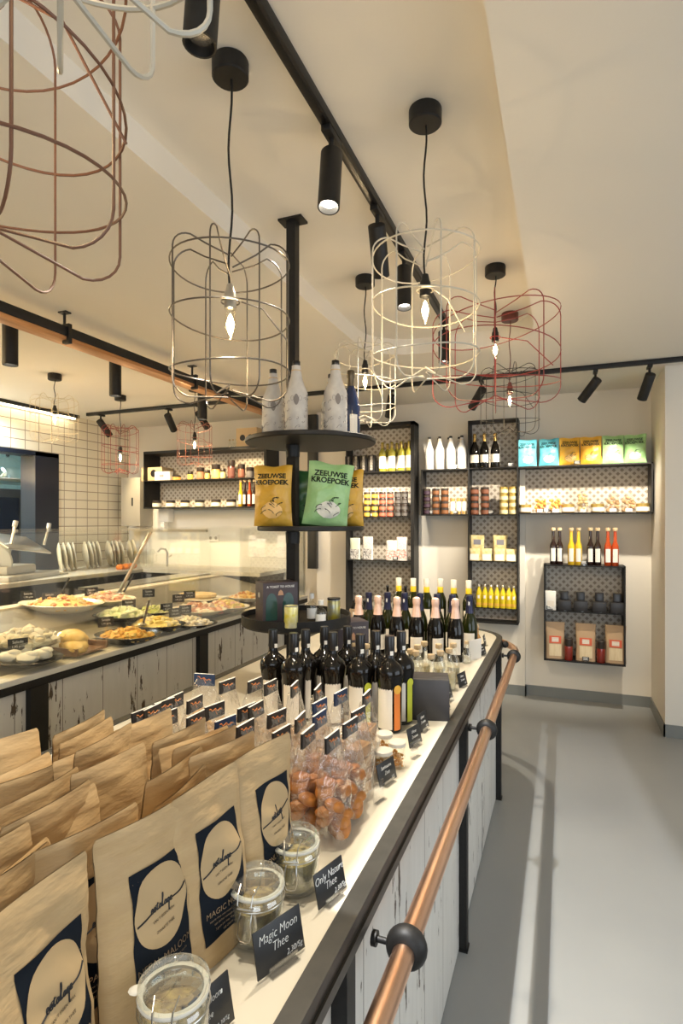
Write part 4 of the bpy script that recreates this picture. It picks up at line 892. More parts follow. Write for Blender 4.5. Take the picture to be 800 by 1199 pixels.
for i, (u, v) in enumerate([(467,676.8),(484,677.3),(499.7,678),(515.8,678),(531.5,679),(549,679.5)]):
    x, y = isl_xy(u, v, .336); mk.put((x, y, WT), 0, 'wine bottle with cream cap and yellow neck, %s from the left in the last row' % ORD[i], 'yellow necked wine bottles')
# small clear bottles with corks
def small_clear():
    t = thing('small_clear_bottle', 'x', 'bottle'); MB().lathe([(0,.002),(.026,0),(.029,.004),(.029,.085),(.024,.105),(.012,.128),(.011,.15),(.013,.152),(.013,.158)], 18, cap=False).build('bottle_body', M_glass, t)
    MB().lathe([(0,.003),(.0265,.004),(.0265,.07),(0,.072)], 14, cap=False).build('contents', mat('pale_honey_drink', (.60,.46,.22), .3, noise=(30,(.72,.64,.45),1)), t)
    MB().lathe([(0,.150),(.0125,.156),(.0155,.158),(.016,.172),(.0145,.175),(0,.176)], 14, cap=False).build('cork_stopper', M_cork, t); return t
mk = Maker(small_clear())
pos = [(402,752),(413,748),(428,752),(437,747),(481,756),(490,752),(497,750),(505,756),(513,752),(524,758),(530,752),(538,756)]
for i, (u, v) in enumerate([(481,760),(497,751),(489,755),(505,766),(514,754),(526,759),(531,753),(516,762),(487,762)]):
    x, y = isl_xy(u, v, .175); mk.put((x, y, WT), 0, 'small clear bottle with cork behind the black box, %s of the cluster from the left' % ORD[i] if i < 10 else 'x', 'small cork topped clear bottles')
for i, (u, v) in enumerate([(413,752),(429,754)]):
    x, y = isl_xy(u, v, .175); mk.put((x, y, WT), 0, 'small clear bottle glimpsed between liqueur bottle necks, %s one' % ['left','right'][i])
# closed dark boxes
def plain_box(w_, d, h, lab):
    t = thing('gift_box', lab, 'gift box'); MB().box((-w_/2,-d/2,0),(w_/2,d/2,h), bev=.0025).build('carton', mat('charcoal_card', (.03,.027,.027), .45), t)
    MB().box((-w_/2+.004,-d/2+.004,h-.0005),(w_/2-.004,-d/2+.012,h+.0006)).build('lid_seam', M_dk, t); return t
o = plain_box(.165, .11, .148, 'closed black gift box beside the small clear bottles on the island'); p = at(515, 843, z=WT); o.location = (-.475, 2.08, WT); o.rotation_euler = (0,0,math.radians(14))
o = gift_box(.15, .13, .268, 'A TOAST TO HOUSE', False); x, y = on_depth(408, 2.62); o.location = (x, y, WT); o.rotation_euler = (0,0,YAW+.35); o['label'] = 'tall dark gift box standing between the liqueur bottles and the rose foiled row'
# spice jars with amber content
def spice():
    t = thing('spice_jar', 'x', 'jar'); MB().lathe([(0,.001),(.022,0),(.024,.003),(.024,.068),(.0245,.070)], 20, cap=False).build('glass_body', M_glass, t)
    rnd = random.Random(2); mb = MB()
    for _ in range(60): a = rnd.uniform(0,6.28); r = .017*math.sqrt(rnd.random()); mb.blob((r*math.cos(a), r*math.sin(a), rnd.uniform(.006,.045)), .0045, sub=1)
    mb.build('sugar_crystals', mat('amber_sugar', (.62,.28,.05), .3), t)
    MB().lathe([(.0246,.064),(.026,.065),(.026,.074),(.024,.076),(.021,.0755),(0,.0755)], 20, cap=False).build('lid', mat('frosted_lid', (.60,.55,.46), .3), t); return t
mk = Maker(spice())
for i, (x, y) in enumerate([(-.475, 1.54), (-.455, 1.612), (-.53, 1.60), (-.51, 1.665)]): mk.put((x, y, WT), 0, 'small jar of amber sugar with flat lid, %s' % ['nearest behind the chalk card','right one of the four','left one beside the stroopwafel blocks','rearmost of the four'][i], 'amber sugar jars')
# tiny jars and tags at the far end
def decor_bottle(m, h):
    t = thing('cruet_bottle', 'x', 'bottle'); MB().lathe([(0,0),(.02,0),(.022,.004),(.022,h*.5),(.010,h*.7),(.009,h)], 14, cap=False).build('bottle_body', m, t); MB().lathe([(0,h-.004),(.011,h-.003),(.011,h+.012),(0,h+.013)], 12, cap=False).build('stopper', M_cork, t); return t
o = decor_bottle(gl('amber_oil', (.55,.25,.03)), .12); o.location = (-.46, 3.30, WT); o['label'] = 'small amber bottle at the far rounded end of the island'
o = decor_bottle(M_glass, .10); o.location = (-.46, 2.93, WT); o['label'] = 'small clear bottle beside the cream envelope near the far end of the island'
t = thing('tasting_card', 'cream envelope shaped card standing on the island near its far end', 'card', (-.43, 3.02, WT), math.radians(60)); MB().box((-.05,-.001,0),(.05,.001,.105)).build('card', M_label, t); MB().box((-.015,-.012,0),(.015,.012,.004)).build('foot', M_acryl, t)

# ================================================================ PRICE CARDS WITH CHALK WRITING
def chalk_card(x, y, rz, lines, price, lab, w_=.100, h=.068, size=.0195, lean=.22):
    t = thing('chalk_price_card', lab, 'price card', (x, y, WT), rz)
    A = RX(-lean)
    MB().box((-w_/2,-.0012,.004),(w_/2,.0012,.004+h), M=A, bev=.0004).build('card', M_chalk, t)
    n = len(lines)
    for i, s_ in enumerate(lines): text('lettering', s_, size, M_ink, t, A @ T((-.004 if i == 0 else .006)*w_*10*.1, -.0016, .004+h*(.74-.27*i)) @ FRONT, shear=.25, sx=.85, off=-.0004)
    if price: text('lettering', price, size*.6, M_ink, t, A @ T(w_*.28, -.0016, .004+h*.17) @ FRONT, shear=.25, off=-.0003)
    MB().box((-w_*.3,-.012,0),(w_*.3,.014,.0025)).box((-w_*.3,-.0045,.0025),(w_*.3,-.0025,.014)).box((-w_*.3,.0030,.0025),(w_*.3,.005,.014)).build('foot', M_acryl, t)
    return t
HD = math.radians(74)
chalk_card(-.424, .822, HD-.10, ['Magic Moon','Thee'], '2,30/5g', 'black chalk card reading Magic Moon Thee')
chalk_card(-.408, 1.00, HD, ['Only Nature','Thee'], '2,30/5g', 'black chalk card reading Only Nature Thee', .085, .060)
chalk_card(-.452, .660, HD+.05, ['Nepal Maloom','Thee'], '2,30/5g', 'black chalk card at the bottom edge beside the nearest glass jar', .095, .066, .013)
chalk_card(-.447, 1.50, HD, ['Surinaams','Zoet'], '3,95', 'black chalk card in front of the amber sugar jars', .085, .058, .0145)
for x, y, rz, lab in [(-.440,1.785,HD,'black chalk card in front of the orange strip bottle'),(-.445,1.925,HD+.1,'black chalk card just beyond the orange strip bottle'),(-.418,2.16,HD,'small black chalk card at the corner of the closed black box'),(-.425,2.28,HD+.1,'small black chalk card just behind the closed black box'),(-.405,2.50,HD,'black chalk card halfway to the far end of the island, alone'),(-.40,3.12,HD,'small black chalk card near the far end of the island'),(-.42,3.38,HD+.3,'farthest black chalk card at the rounded end of the island')]:
    chalk_card(x, y, rz, ['Likeur','Zeeuws'], '4,95', lab, .078, .058, .014)
# clear acrylic uprights of two card holders
for x, y, lab in [(-.445, 1.40, 'clear acrylic block beside the cellophane bags'), (-.425, 1.70, 'clear acrylic block behind the amber sugar jars')]:
    t = thing('acrylic_block', lab, 'holder', (x, y, WT), HD); MB().box((-.022,-.002,0),(.022,.002,.05)).build('plate', M_acryl, t); MB().box((-.022,-.014,0),(.022,-.0021,.003)).build('foot', M_acryl, t)

# ================================================================ SWING TOP JARS
M_tea = mat('dried_tea', (.16,.10,.04), .8, noise=(60,(.45,.33,.12),1)); M_teag = mat('golden_tea', (.50,.36,.10), .8, noise=(60,(.25,.18,.05),1)); M_rub = mat('white_rubber', (.62,.60,.54), .5); M_glassj = thin_glass('jar_glass', (.93,.96,.93), .16, 1.0, milky=.05)
def swing_jar(x, y, rz, tea, lab, r=.047, h=.084):
    t = thing('swing_top_jar', lab, 'jar', (x, y, WT), rz)
    MB().lathe([(0,.003),(r*.8,.001),(r*.95,.004),(r,.012),(r,h*.78),(r*.94,h*.86),(r*.90,h*.9),(r*.98,h*.94),(r*.98,h)], 36, cap=False).lathe([(r*.93,h),(r*.86,h*.9),(r*.94,h*.76),(r*.94,.014),(r*.88,.007),(0,.006)], 36, cap=False).build('glass_body', M_glassj, t, fixn=False)
    MB().lathe([(r*.85,h+.0005),(r*1.02,h+.0005),(r*1.03,h+.003),(r*1.0,h+.005),(r*.85,h+.005)], 36, cap=False).build('rubber_seal', M_rub, t)
    MB().blob((-r*1.06, 0, h+.003), (.012,.010,.0022), sub=2, jit=0).build('seal_tab', M_rub, t)
    lid = MB().lathe([(r*1.01,h+.0055),(r*1.03,h+.010),(r*1.0,h+.017),(r*.90,h+.021),(r*.82,h+.021),(r*.74,h+.016),(0,h+.0175)], 36, cap=False).build('glass_lid', M_glassj, t)
    a = text('embossing', 'Le Parfait', .010, M_glassj, lid, T(0, .005, h+.0182)); text('embossing', 'SUPER', .008, M_glassj, lid, T(0, -.008, h+.0182))
    rnd = random.Random(int(x*1000)); mb = MB()
    mb.lathe([(0,.008),(r*.86,.009),(r*.9,.02),(r*.9,h*.70),(r*.6,h*.78),(0,h*.80)], 20, cap=False)
    for _ in range(150):
        q = rnd.uniform(0,6.28); rr = r*.86*rnd.random()**.4; mb.blob((rr*math.cos(q), rr*math.sin(q), rnd.uniform(.012, h*.82)), (rnd.uniform(.002,.005),.002,.003), sub=1, jit=.3)
    mb.build('loose_tea', tea, t, smooth=False)
    w_ = MB()
    w_.tube([((r+.001)*math.cos(k*2*PI/32), (r+.001)*math.sin(k*2*PI/32), h*.82) for k in range(32)], .0011, seg=6, closed=True)
    for s_ in (-1, 1):
        # front clasp at -Y: toggle loop; hinge at +Y
        w_.tube([(s_*.010,-r-.002,h*.82),(s_*.011,-r-.009,h*.70),(s_*.012,-r-.010,h*.45),(s_*.008,-r-.009,h*.32),(0,-r-.009,h*.30)], .0012)
        w_.tube([(s_*.010,-r-.003,h*.90),(s_*.012,-r-.010,h*1.02),(s_*.013,-r-.005,h*1.2),(s_*.016,-r*.7,h*1.26)], .0012)
        w_.tube([(s_*.013,r+.002,h*.82),(s_*.013,r+.005,h*1.0),(s_*.012,r+.003,h*1.1)], .0012)
    w_.tube([(-.014,-r-.006,h*.92),(.014,-r-.006,h*.92)], .0016).tube([(-.014,r+.004,h*1.0),(.014,r+.004,h*1.0)], .0016)
    w_.build('wire_clasp', M_steel, t); return t
q = at(304, 1112, z=WT); swing_jar(q.x-.022, q.y+.03, HD-1.15, M_tea, 'glass swing top jar of dark tea behind the Magic Moon card')
q = at(350, 1047, z=WT); swing_jar(q.x-.018, q.y+.022, HD-1.0, M_teag, 'glass swing top jar of golden tea behind the Only Nature card')
q = on_depth(211, .765); swing_jar(q[0]-.01, q[1], HD-.9, M_tea, 'glass swing top jar at the bottom edge, nearest the camera')

# ================================================================ KRAFT TEA POUCHES
SCRIPT = {'e': [(0,.32),(.36,.40),(.40,.60),(.22,.72),(.06,.50),(.08,.15),(.32,.04),(.52,.22)], 't': [(0,.22),(.26,.9),(.30,1.15),(.18,.3),(.30,.05),(.48,.22)],
          'a': [(.42,.62),(.20,.70),(.04,.40),(.12,.08),(.30,.12),(.44,.60),(.40,.15),(.58,.12)], 'l': [(0,.22),(.26,1.3),(.34,2.0),(.24,1.9),(.18,.3),(.30,.05),(.46,.20)],
          'g': [(.42,.62),(.20,.68),(.04,.38),(.16,.06),(.40,.36),(.46,.64),(.44,-.6),(.40,-1.3)]}
def pouch_geo(W, Hh, D):
    def dep(x, zf):
        zf = min(max(zf, 0), 1); bulge = (1-zf)**.75
        ex = max(0, 1-abs(2*x/W)**2.6)
        return D/2*bulge*ex**.5+.0012
    return dep
def kraft_pouch(name_line, sub, W=.172, Hh=.285, D=.052, label=True, seed=1):
    t = thing('kraft_tea_pouch', 'x', 'tea bag'); dep = pouch_geo(W, Hh, D); rnd = random.Random(seed); ph = [rnd.uniform(0,6) for _ in range(4)]
    def wr(x, zf): return (.0030*math.sin(zf*9+ph[0]+x*22)+.0024*math.sin(x*70+ph[1]+zf*15)+.0016*math.sin(zf*38+x*45+ph[3]))*math.sin(PI*zf)**.5*.7
    def bend(x, zf): return .010*math.sin(x*16+ph[2])*max(0, zf-.5)*2      # the flat top waves a little
    def wid(zf):
        k = 1-.02*math.sin(PI*zf)
        if zf > .965: k *= 1-.05*((zf-.965)/.035)**2
        return k
    zs = [0,.02,.05]+[.05+.80*k/14 for k in range(1,15)]+[.87,.885,.90,.935,.965,.985,1.0]
    mb = MB()
    for sgn in (-1, 1):
        def fn(u, v, sgn=sgn):
            zf = zs[round(v*(len(zs)-1))]; x = (u-.5)*W
            seam = .0008 if abs(zf-.885) < .002 else 0
            base = 0 if zf > .02 else .006*(1-abs(2*x/W)**2)
            return Vector((x*wid(zf), sgn*(dep(x, zf)+seam)+(wr(x, zf) if zf > .04 else 0)+bend(x, zf), zf*Hh))
        mb.grid(fn, 18, len(zs)-1)
    bmesh.ops.remove_doubles(mb.bm, verts=mb.bm.verts, dist=.0002)
    mb.build('pouch', M_kraft, t)
    if not label: return t
    def conf(o, e):
        for v in o.data.vertices:
            zf = v.co.z/Hh; v.co.y = -dep(v.co.x, zf)+wr(v.co.x, zf)+bend(v.co.x, zf)-e
    lw, z0, z1 = W*.60, Hh*.13, Hh*.755
    lb = MB().grid(lambda u, v: Vector(((u-.5)*lw+.012, 0, z0+(z1-z0)*v)), 14, 24).build('paper_label', M_navy, t); conf(lb, .0010)
    cz = z0+(z1-z0)*.635; R1 = lw*.485
    dm = MB(); n = 40; bm = dm.bm; c = bm.verts.new((.012, 0, cz)); prev = None; rings = []
    for j in range(1, 6):
        rings.append([bm.verts.new((.012+R1*j/5*math.cos(2*PI*k/n), 0, cz+R1*1.18*j/5*math.sin(2*PI*k/n)*(1.0 if math.sin(2*PI*k/n) > 0 else .98))) for k in range(n)])
    for k in range(n):
        bm.faces.new((c, rings[0][k], rings[0][(k+1) % n]))
        for a, b in zip(rings, rings[1:]): bm.faces.new((a[k], b[k], b[(k+1) % n], a[(k+1) % n]))
    dsc = dm.build('disc_print', M_kdisc, lb); conf(dsc, .0018)
    # script logo
    mb = MB(); x = .012-R1*.42; sc = R1*.185; y0 = cz-.004
    def stroke(pts, r=.00075):
        # densify and smooth
        P = [Vector((a, 0, b)) for a, b in pts]; out = []
        for i in range(len(P)-1):
            p0, p1, p2, p3 = P[max(i-1,0)], P[i], P[i+1], P[min(i+2,len(P)-1)]
            for q in range(4):
                tt = q/4; out.append(.5*((2*p1)+(-p0+p2)*tt+(2*p0-5*p1+4*p2-p3)*tt*tt+(-p0+3*p1-3*p2+p3)*tt**3))
        out.append(P[-1]); mb.tube(out, r, seg=4)
    stroke([(.012-R1*.93, y0-.004), (.012-R1*.6, y0-.001), (x, y0+sc*.1)], .0015)
    for ch in 'eetalage':
        if ch == 't': mb.tube([(x-.002,0,y0+sc*.85),(x+sc*.6,0,y0+sc*.95)], .0006, seg=4)
        stroke([(x+px*sc, y0+py*sc) for px, py in SCRIPT[ch]], .0013 if ch in 'lg' else .0011); x += sc*.56
    stroke([(x, y0+sc*.4), (.012+R1*.7, y0+sc*.6), (.012+R1*.95, y0+sc*1.3)], .0014)
    lo = mb.build('lettering', M_print, lb)
    for v in lo.data.vertices: v.co.y += -dep(v.co.x, v.co.z/Hh)+wr(v.co.x, v.co.z/Hh)+bend(v.co.x, v.co.z/Hh)-.0022
    for s_, sz, z_, m, yoff in [("VAN 'T EIGEN MERK", .0050, cz-.016, M_print, .0026), (sub, .0056, cz-R1*.62, M_print, .0026), (name_line, .0135, z0+(z1-z0)*.225, M_gold, .0022)]:
        o = text('lettering', s_, sz, m, lb, T(.014, 0, z_) @ FRONT, ext=0.0001); conf(o, yoff)
    for k in range(4):
        o = text('lettering', ['zwarte thee met rozenblad en vanille','een zachte melange uit Azie','3 gram per kop, 95 graden','100 GRAM'][k], .0050, M_gold, lb, T(.014, 0, z0+(z1-z0)*(.165-.043*k)) @ FRONT, ext=0.0001); conf(o, .0022)
    return t
named = [('NEPAL MALOOM','ZWARTE THEE',1),('MAGIC MOON','GROENE THEE',2),('ONLY NATURE','KRUIDEN THEE',3),('NEPAL MALOOM','ZWARTE THEE',4)]
P1 = [Maker(kraft_pouch(a, b, seed=s_)) for a, b, s_ in named]
plain = [Maker(kraft_pouch('', '', label=False, seed=s_)) for s_ in (11, 12, 13)]
def place_pouch(mk, xc, yc, rz, lab, tilt=0, zs=1.0, grp=None):
    o = mk.put((xc, yc, WT), rz, lab, grp, (1, 1, zs)); o.rotation_euler = (tilt, 0, rz); return o
# front row, from the camera away
place_pouch(P1[3], -.567, .497, math.radians(99), 'kraft tea pouch at the bottom left corner, nearest the camera', -.06)
place_pouch(P1[0], -.570, .682, math.radians(80), 'kraft tea pouch labelled Nepal Maloom', -.06, .99)
place_pouch(P1[1], -.548, .808, math.radians(80), 'kraft tea pouch labelled Magic Moon', -.05, 1.0)
place_pouch(P1[2], -.535, .978, math.radians(84), 'kraft tea pouch labelled Only Nature', -.04, .99)
place_pouch(P1[0], -.632, .632, math.radians(80), 'kraft tea pouch showing only a strip of its label behind two front pouches', -.05, .98)
# rows behind: (right-hand top corner x, y, heading in degrees, label)
rows = [(-.612,.53,96,'just behind the nearest pouch at the left edge'),(-.655,.50,92,'second row at the left edge'),(-.70,.53,95,'third row at the left edge, only its top showing'),
 (-.628,.80,84,'behind the Magic Moon pouch'),(-.600,.955,83,'behind the Only Nature pouch'),
 (-.690,.67,86,'third row behind Nepal Maloom'),(-.672,.865,82,'third row, between the Magic Moon and Only Nature columns'),(-.650,.975,80,'third row, farthest column'),
 (-.745,.66,88,'fourth row, left'),(-.740,.82,84,'fourth row, middle, its top bent'),(-.706,.990,82,'fourth row, farthest column'),
 (-.790,.70,92,'fifth row, left, lit bright'),(-.800,.86,88,'fifth row, middle, dark back'),(-.765,1.0,84,'fifth row, farthest column'),
 (-.850,.73,98,'sixth row, left'),(-.862,.90,90,'sixth row, middle'),(-.83,1.02,84,'sixth row, farthest column'),
 (-.915,.74,88,'seventh row, left'),(-.92,.93,86,'seventh row, right'),
 (-.985,.79,80,'last row at the left edge'),(-.975,.93,104,'standing tallest at the back, turned to the left counter')]
for i, (x, y, dg, lab) in enumerate(rows):
    place_pouch(plain[i % 3], x-.012, y, math.radians(dg+[0,5,-5,8,-3][i % 5]), 'plain kraft pouch, '+lab, [-.20, .02, -.12, .12, -.05, -.24, .06][i % 7], random.uniform(.95, 1.0) if i < 19 else 1.02, 'plain kraft pouches behind the front row')

# ================================================================ CELLOPHANE BAGS WITH FOLDED TAGS
M_tagc = mat('tag_charcoal', (.035,.033,.033), .35); M_tagn = mat('tag_navy', (.02,.05,.13), .35); M_tago = mat('tag_orange_print', (.75,.24,.05), .5); M_tage = mat('tag_paper_edge', (.75,.72,.66), .6)
def food_geo(kind, t, w_, h):
    rnd = random.Random(len(kind)*7)
    if kind == 'cookies':
        mb = MB(); m = mat('golden_cookie', (.50,.19,.03), .4, noise=(25,(.26,.08,.015),.9), bump=(40,.4))
        for k in range(13): 
            z = .018+.0085*k; a = rnd.uniform(0,6.28); r = .021; mb.blob((r*math.cos(a)*1.4, r*math.sin(a)*.8, z), (.027,.025,.015), sub=2, jit=.05, M=Euler((rnd.uniform(-1,1), rnd.uniform(-1,1), 0)).to_matrix())
        return mb.build('cookies', m, t)
    if kind == 'blocks':
        mb = MB(); m = mat('brown_wafer_block', (.36,.17,.05), .6, noise=(40,(.5,.28,.10),.8))
        for k in range(4): mb.box((-w_*.32,-.020,.008+k*.034),(w_*.32,.020,.039+k*.034), bev=.003)
        return mb.build('wafer_blocks', m, t)
    if kind == 'sticks':
        mb = MB(); m = mat('orange_cheese_stick', (.72,.36,.08), .55, noise=(30,(.8,.55,.2),.8))
        for _ in range(22): mb.blob((rnd.uniform(-w_*.3,w_*.3), rnd.uniform(-.015,.015), rnd.uniform(.02,.13)), (.03,.006,.006), sub=1, M=Euler((0, rnd.uniform(-.8,.8), rnd.uniform(-.5,.5))).to_matrix())
        return mb.build('biscuit_sticks', m, t)
    mb = MB(); m = mat('beige_biscuit', (.55,.36,.20), .6, noise=(30,(.66,.48,.30),.8))
    for _ in range(26): mb.blob((rnd.uniform(-w_*.32,w_*.32), rnd.uniform(-.018,.018), rnd.uniform(.012,.12)), (.015,.012,.008), sub=1, M=Euler((rnd.uniform(-1,1), rnd.uniform(-1,1), 0)).to_matrix())
    return mb.build('biscuits', m, t)
def cello(kind, navy=False, w_=.115, h=.225):
    t = thing('cellophane_bag', 'x', 'bag of biscuits')
    food_geo(kind, t, w_, h)
    def f(u, v):
        a = 2*PI*u; k = 1-.62*max(0, (v-.52)/.48)**1.3; d = (.030*(1-v)**.35+.0012)*(1 if v < .97 else .4)
        wv = .0035*math.sin(a*3+v*9)+.0025*math.sin(a*7-v*13)
        c, s_ = math.cos(a), math.sin(a)
        return Vector(((w_/2*k+wv)*math.copysign(abs(c)**.6, c), (d+wv*.6)*math.copysign(abs(s_)**.7, s_), v*h))
    mb = MB().grid(f, 28, 22, closed_u=True); mb.build('film', M_film, t)
    tw, th = .070, .036
    tg = MB().box((-tw/2,-.0026,h-.024),(tw/2,-.0017,h-.024+th)).box((-tw/2,.0017,h-.024),(tw/2,.0026,h-.024+th)).box((-tw/2,-.0026,h-.0245+th),(tw/2,.0026,h-.0238+th)).build('folded_tag', M_tagn if navy else M_tagc, t, smooth=False)
    MB().box((-tw/2,-.0026,h-.0238+th),(tw/2,.0026,h-.0230+th)).build('tag_fold', M_tage, tg)
    mb = MB(); rnd = random.Random(4)
    for s_ in (-1, 1): mb.tube([(s_*(-.022+.0055*k), s_*.0030, h-.006+.0035*math.sin(k*1.9)+.001*k) for k in range(9)], .0011, seg=4).tube([(s_*(-.006+.002*k), s_*.0030, h-.016+.004*k) for k in range(5)], .0010, seg=4)
    mb.build('printed_flourish', M_tago, tg)
    return t
CE = {(k, n): None for k in ('cookies','blocks','sticks','mixed') for n in (0, 1)}
def put_cello(kind, navy, x, y, rz, lab, sc=1, tx=0):
    if CE[(kind, navy)] is None: CE[(kind, navy)] = Maker(cello(kind, bool(navy)))
    o = CE[(kind, navy)].put((x, y, WT), rz, lab, 'tagged cellophane bags', (1,1,sc)); o.rotation_euler = (tx, 0, rz); return o
tags = [(392,867,'cookies',0,'nearest front bag of golden cookies'),(407,850,'cookies',0,'front bag just behind the nearest cookies'),(430,817,'blocks',0,'brown wafer blocks in front of the orange strip bottle'),
 (359,861,'cookies',0,'left of the nearest cookies, tag touching the kraft pouch'),(378,842,'cookies',1,'second row, navy tag, behind the nearest cookies'),(349,844,'mixed',0,'second row, left of the navy tag'),
 (376,827,'mixed',1,'middle row, bright navy tag'),(399,815,'sticks',1,'bluest navy tag before the liqueur bottles'),(373,810,'mixed',0,'before the liqueur bottles, third tag from the right'),(347,806,'mixed',0,'before the post'),
 (321,839,'sticks',0,'centre of the group'),(331,861,'mixed',0,'directly behind the Only Nature pouch'),(302,831,'mixed',0,'left of the centre bag'),(285,853,'mixed',0,'behind the kraft pouches, small tilted tag'),
 (320,804,'mixed',0,'left of the first liqueur bottle'),(298,801,'mixed',0,'back row, second from the round tray post'),(267,802,'sticks',0,'back row, beside the bag facing the camera'),(239,795,'sticks',1,'back row, tag facing the camera'),
 (286,832,'sticks',0,'middle of the left half, pale edge'),(261,847,'mixed',1,'large blue tag right behind the kraft pouches'),(251,831,'sticks',0,'left half, tag sloping up'),(230,843,'mixed',0,'left half, low tag before the kraft pouches'),
 (225,823,'mixed',0,'left half, long tag'),(199,841,'mixed',0,'left end, tag with orange flourish'),(190,826,'mixed',0,'left back, first of an overlapping pair'),(203,820,'mixed',0,'left back, second of an overlapping pair'),
 (168,838,'mixed',0,'far left, front tag'),(178,834,'mixed',0,'far left, second tag')]
for i, (u, v, k, n, lab) in enumerate(tags):
    p = at(u, v, z=WT+.222); rz = math.radians(random.uniform(76, 100))
    if (u, v) == (239, 795): rz = math.radians(8)
    put_cello(k, n, p.x, p.y, rz, ('tagged cellophane bag, '+lab)[:95], 1, random.uniform(-.05, .05))
# cookies-only bag behind the front pair without a visible tag
put_cello('blocks', 0, -.50, 1.40, math.radians(80), 'tagged cellophane bag of brown wafers behind the cookie bags', .97)

# ================================================================ DELI COUNTER ON THE LEFT
LX = -2.33
def deck(u, v):
    xc = (u-CX)/FPX; d = (-SN+CS*xc, CS+SN*xc, (CY-v)/FPX); k = .178
    # plane z = .93 + k*(-2.42 - x)
    t = (.93-k*2.42-H)/(d[2]+k*d[0]); return Vector((d[0]*t, d[1]*t, H+d[2]*t))
deli = thing('deli_counter', 'long glass fronted deli counter with white distressed boards and black frame', 'counter', (0,0,0))
DY0, DY1 = -.6, 5.05
MB().box((LX-.05, DY0, .02), (LX-.03, DY1, .87)).box((LX-.9, DY1-.03, .02), (LX-.03, DY1-.01, .87)).build('board_panel', M_plank, deli)
MB().box((LX-.03, DY0, .865), (LX, DY1, .918), bev=.002).box((LX-.03, DY0, 0), (LX, DY1, .03)).build('front_rail', M_black, deli)
for y in (-.70+.0, .65, 2.0, 3.33, 4.66):
    if y > DY0: MB().box((LX-.03, y-.05, .0), (LX+.002, y+.05, .865)).build('leg', M_black, deli)
MB().box((LX-.11, DY0, .905), (LX+.004, DY1, .932), bev=.002).build('sill', mat('sill_aluminium', (.74,.70,.60), .4), deli)
mb = MB(); v4 = [mb.bm.verts.new(q) for q in ((LX-.09,DY0,.93),(LX-.09,DY1,.93),(-3.30,DY1,1.087),(-3.30,DY0,1.087),(LX-.09,DY0,.85),(LX-.09,DY1,.85),(-3.30,DY1,.85),(-3.30,DY0,.85))]
for q in ((0,1,2,3),(7,6,5,4),(0,4,5,1),(2,6,7,3),(1,5,6,2),(0,3,7,4)): mb.bm.faces.new([v4[i] for i in q])
mb.build('display_deck', mat('steel_deck', (.26,.24,.19), .3, .4), deli, smooth=False)
MB().box((-3.42, DY0, 1.07), (-3.30, DY1, 1.10), bev=.002).box((-3.42, DY0, .02), (-3.40, DY1, 1.07)).build('rear_rail', mat('beige_rail', (.66,.60,.48), .4), deli)
for y0, y1 in ((DY0, 2.455), (2.463, 4.0), (4.008, DY1)):
    MB().box((LX-.030, y0, .932), (LX-.022, y1, 1.595)).build('glass_pane', M_pane, deli)
MB().box((-3.10, DY0, 1.597), (LX-.02, DY1, 1.605)).build('glass_top', M_pane, deli)
for y in (.9, 3.54):
    MB().tube([(-3.28, y, 1.08), (-2.96, y, 1.575)], .013, seg=8).box((-3.14, y-.012, 1.575), (-2.45, y+.012, 1.596)).build('glass_support', M_steel, deli)
# dishes and food on the deck
M_bd = mat('black_melamine', (.02,.02,.02), .25); M_bw = mat('white_melamine', (.78,.75,.66), .25)
def bowl(kind, p, rx, ry, h, m, lab, rz=0.0):
    t = thing(kind, lab, 'dish', p+Vector((0,0,.002)), rz)
    k = ry/rx
    MB().lathe([(0,.0),(rx*.55,.0),(rx*.8,h*.5),(rx,h),(rx*.97,h+.002),(rx*.77,h*.55),(rx*.52,.006),(0,.006)], 32, M=Matrix.Diagonal((1,k,1,1)), cap=False).build('shell', m, t); return t
def heap(name, p, rx, ry, h, size, cols, lab, cat='food', n=90, flat=1.0):
    mb = MB(); rnd = random.Random(int(abs(p.x*1000)))
    mats = [mat('%s_%d' % (name, i), c, .55) for i, c in enumerate(cols)]
    mb.mats = list(mats)
    mb.lathe([(rx*.85, 0), (rx*.8, h*.25), (rx*.45, h*.7), (0, h*.8)], 20, mats[0], M=T(*p) @ Matrix.Diagonal((1, ry/rx, 1, 1)), cap=False)
    for _ in range(n):
        a = rnd.uniform(0,6.28); r = math.sqrt(rnd.random()); z = h*(1-r**1.8)*.8
        mb.blob(p+Vector((rx*.9*r*math.cos(a), ry*.9*r*math.sin(a), z+size*.3)), (size*rnd.uniform(.6,1.2), size*rnd.uniform(.6,1.2), size*flat*rnd.uniform(.5,1)), rnd.choice(mats), sub=1, jit=.25)
    o = mb.build(name, None); tag(o, lab, cat, kind='stuff'); return o
PASTA = [(.78,.55,.22),(.70,.40,.12),(.80,.66,.40),(.62,.25,.10)]; WHITE = [(.82,.79,.70),(.76,.70,.55),(.70,.62,.45)]; GREEN = [(.42,.48,.12),(.55,.58,.25),(.70,.70,.45)]; YEL = [(.80,.66,.22),(.74,.55,.12),(.82,.74,.42)]; ORA = [(.72,.42,.07),(.66,.33,.05),(.76,.55,.15)]; HAM = [(.72,.42,.34),(.80,.68,.55),(.60,.30,.2)]
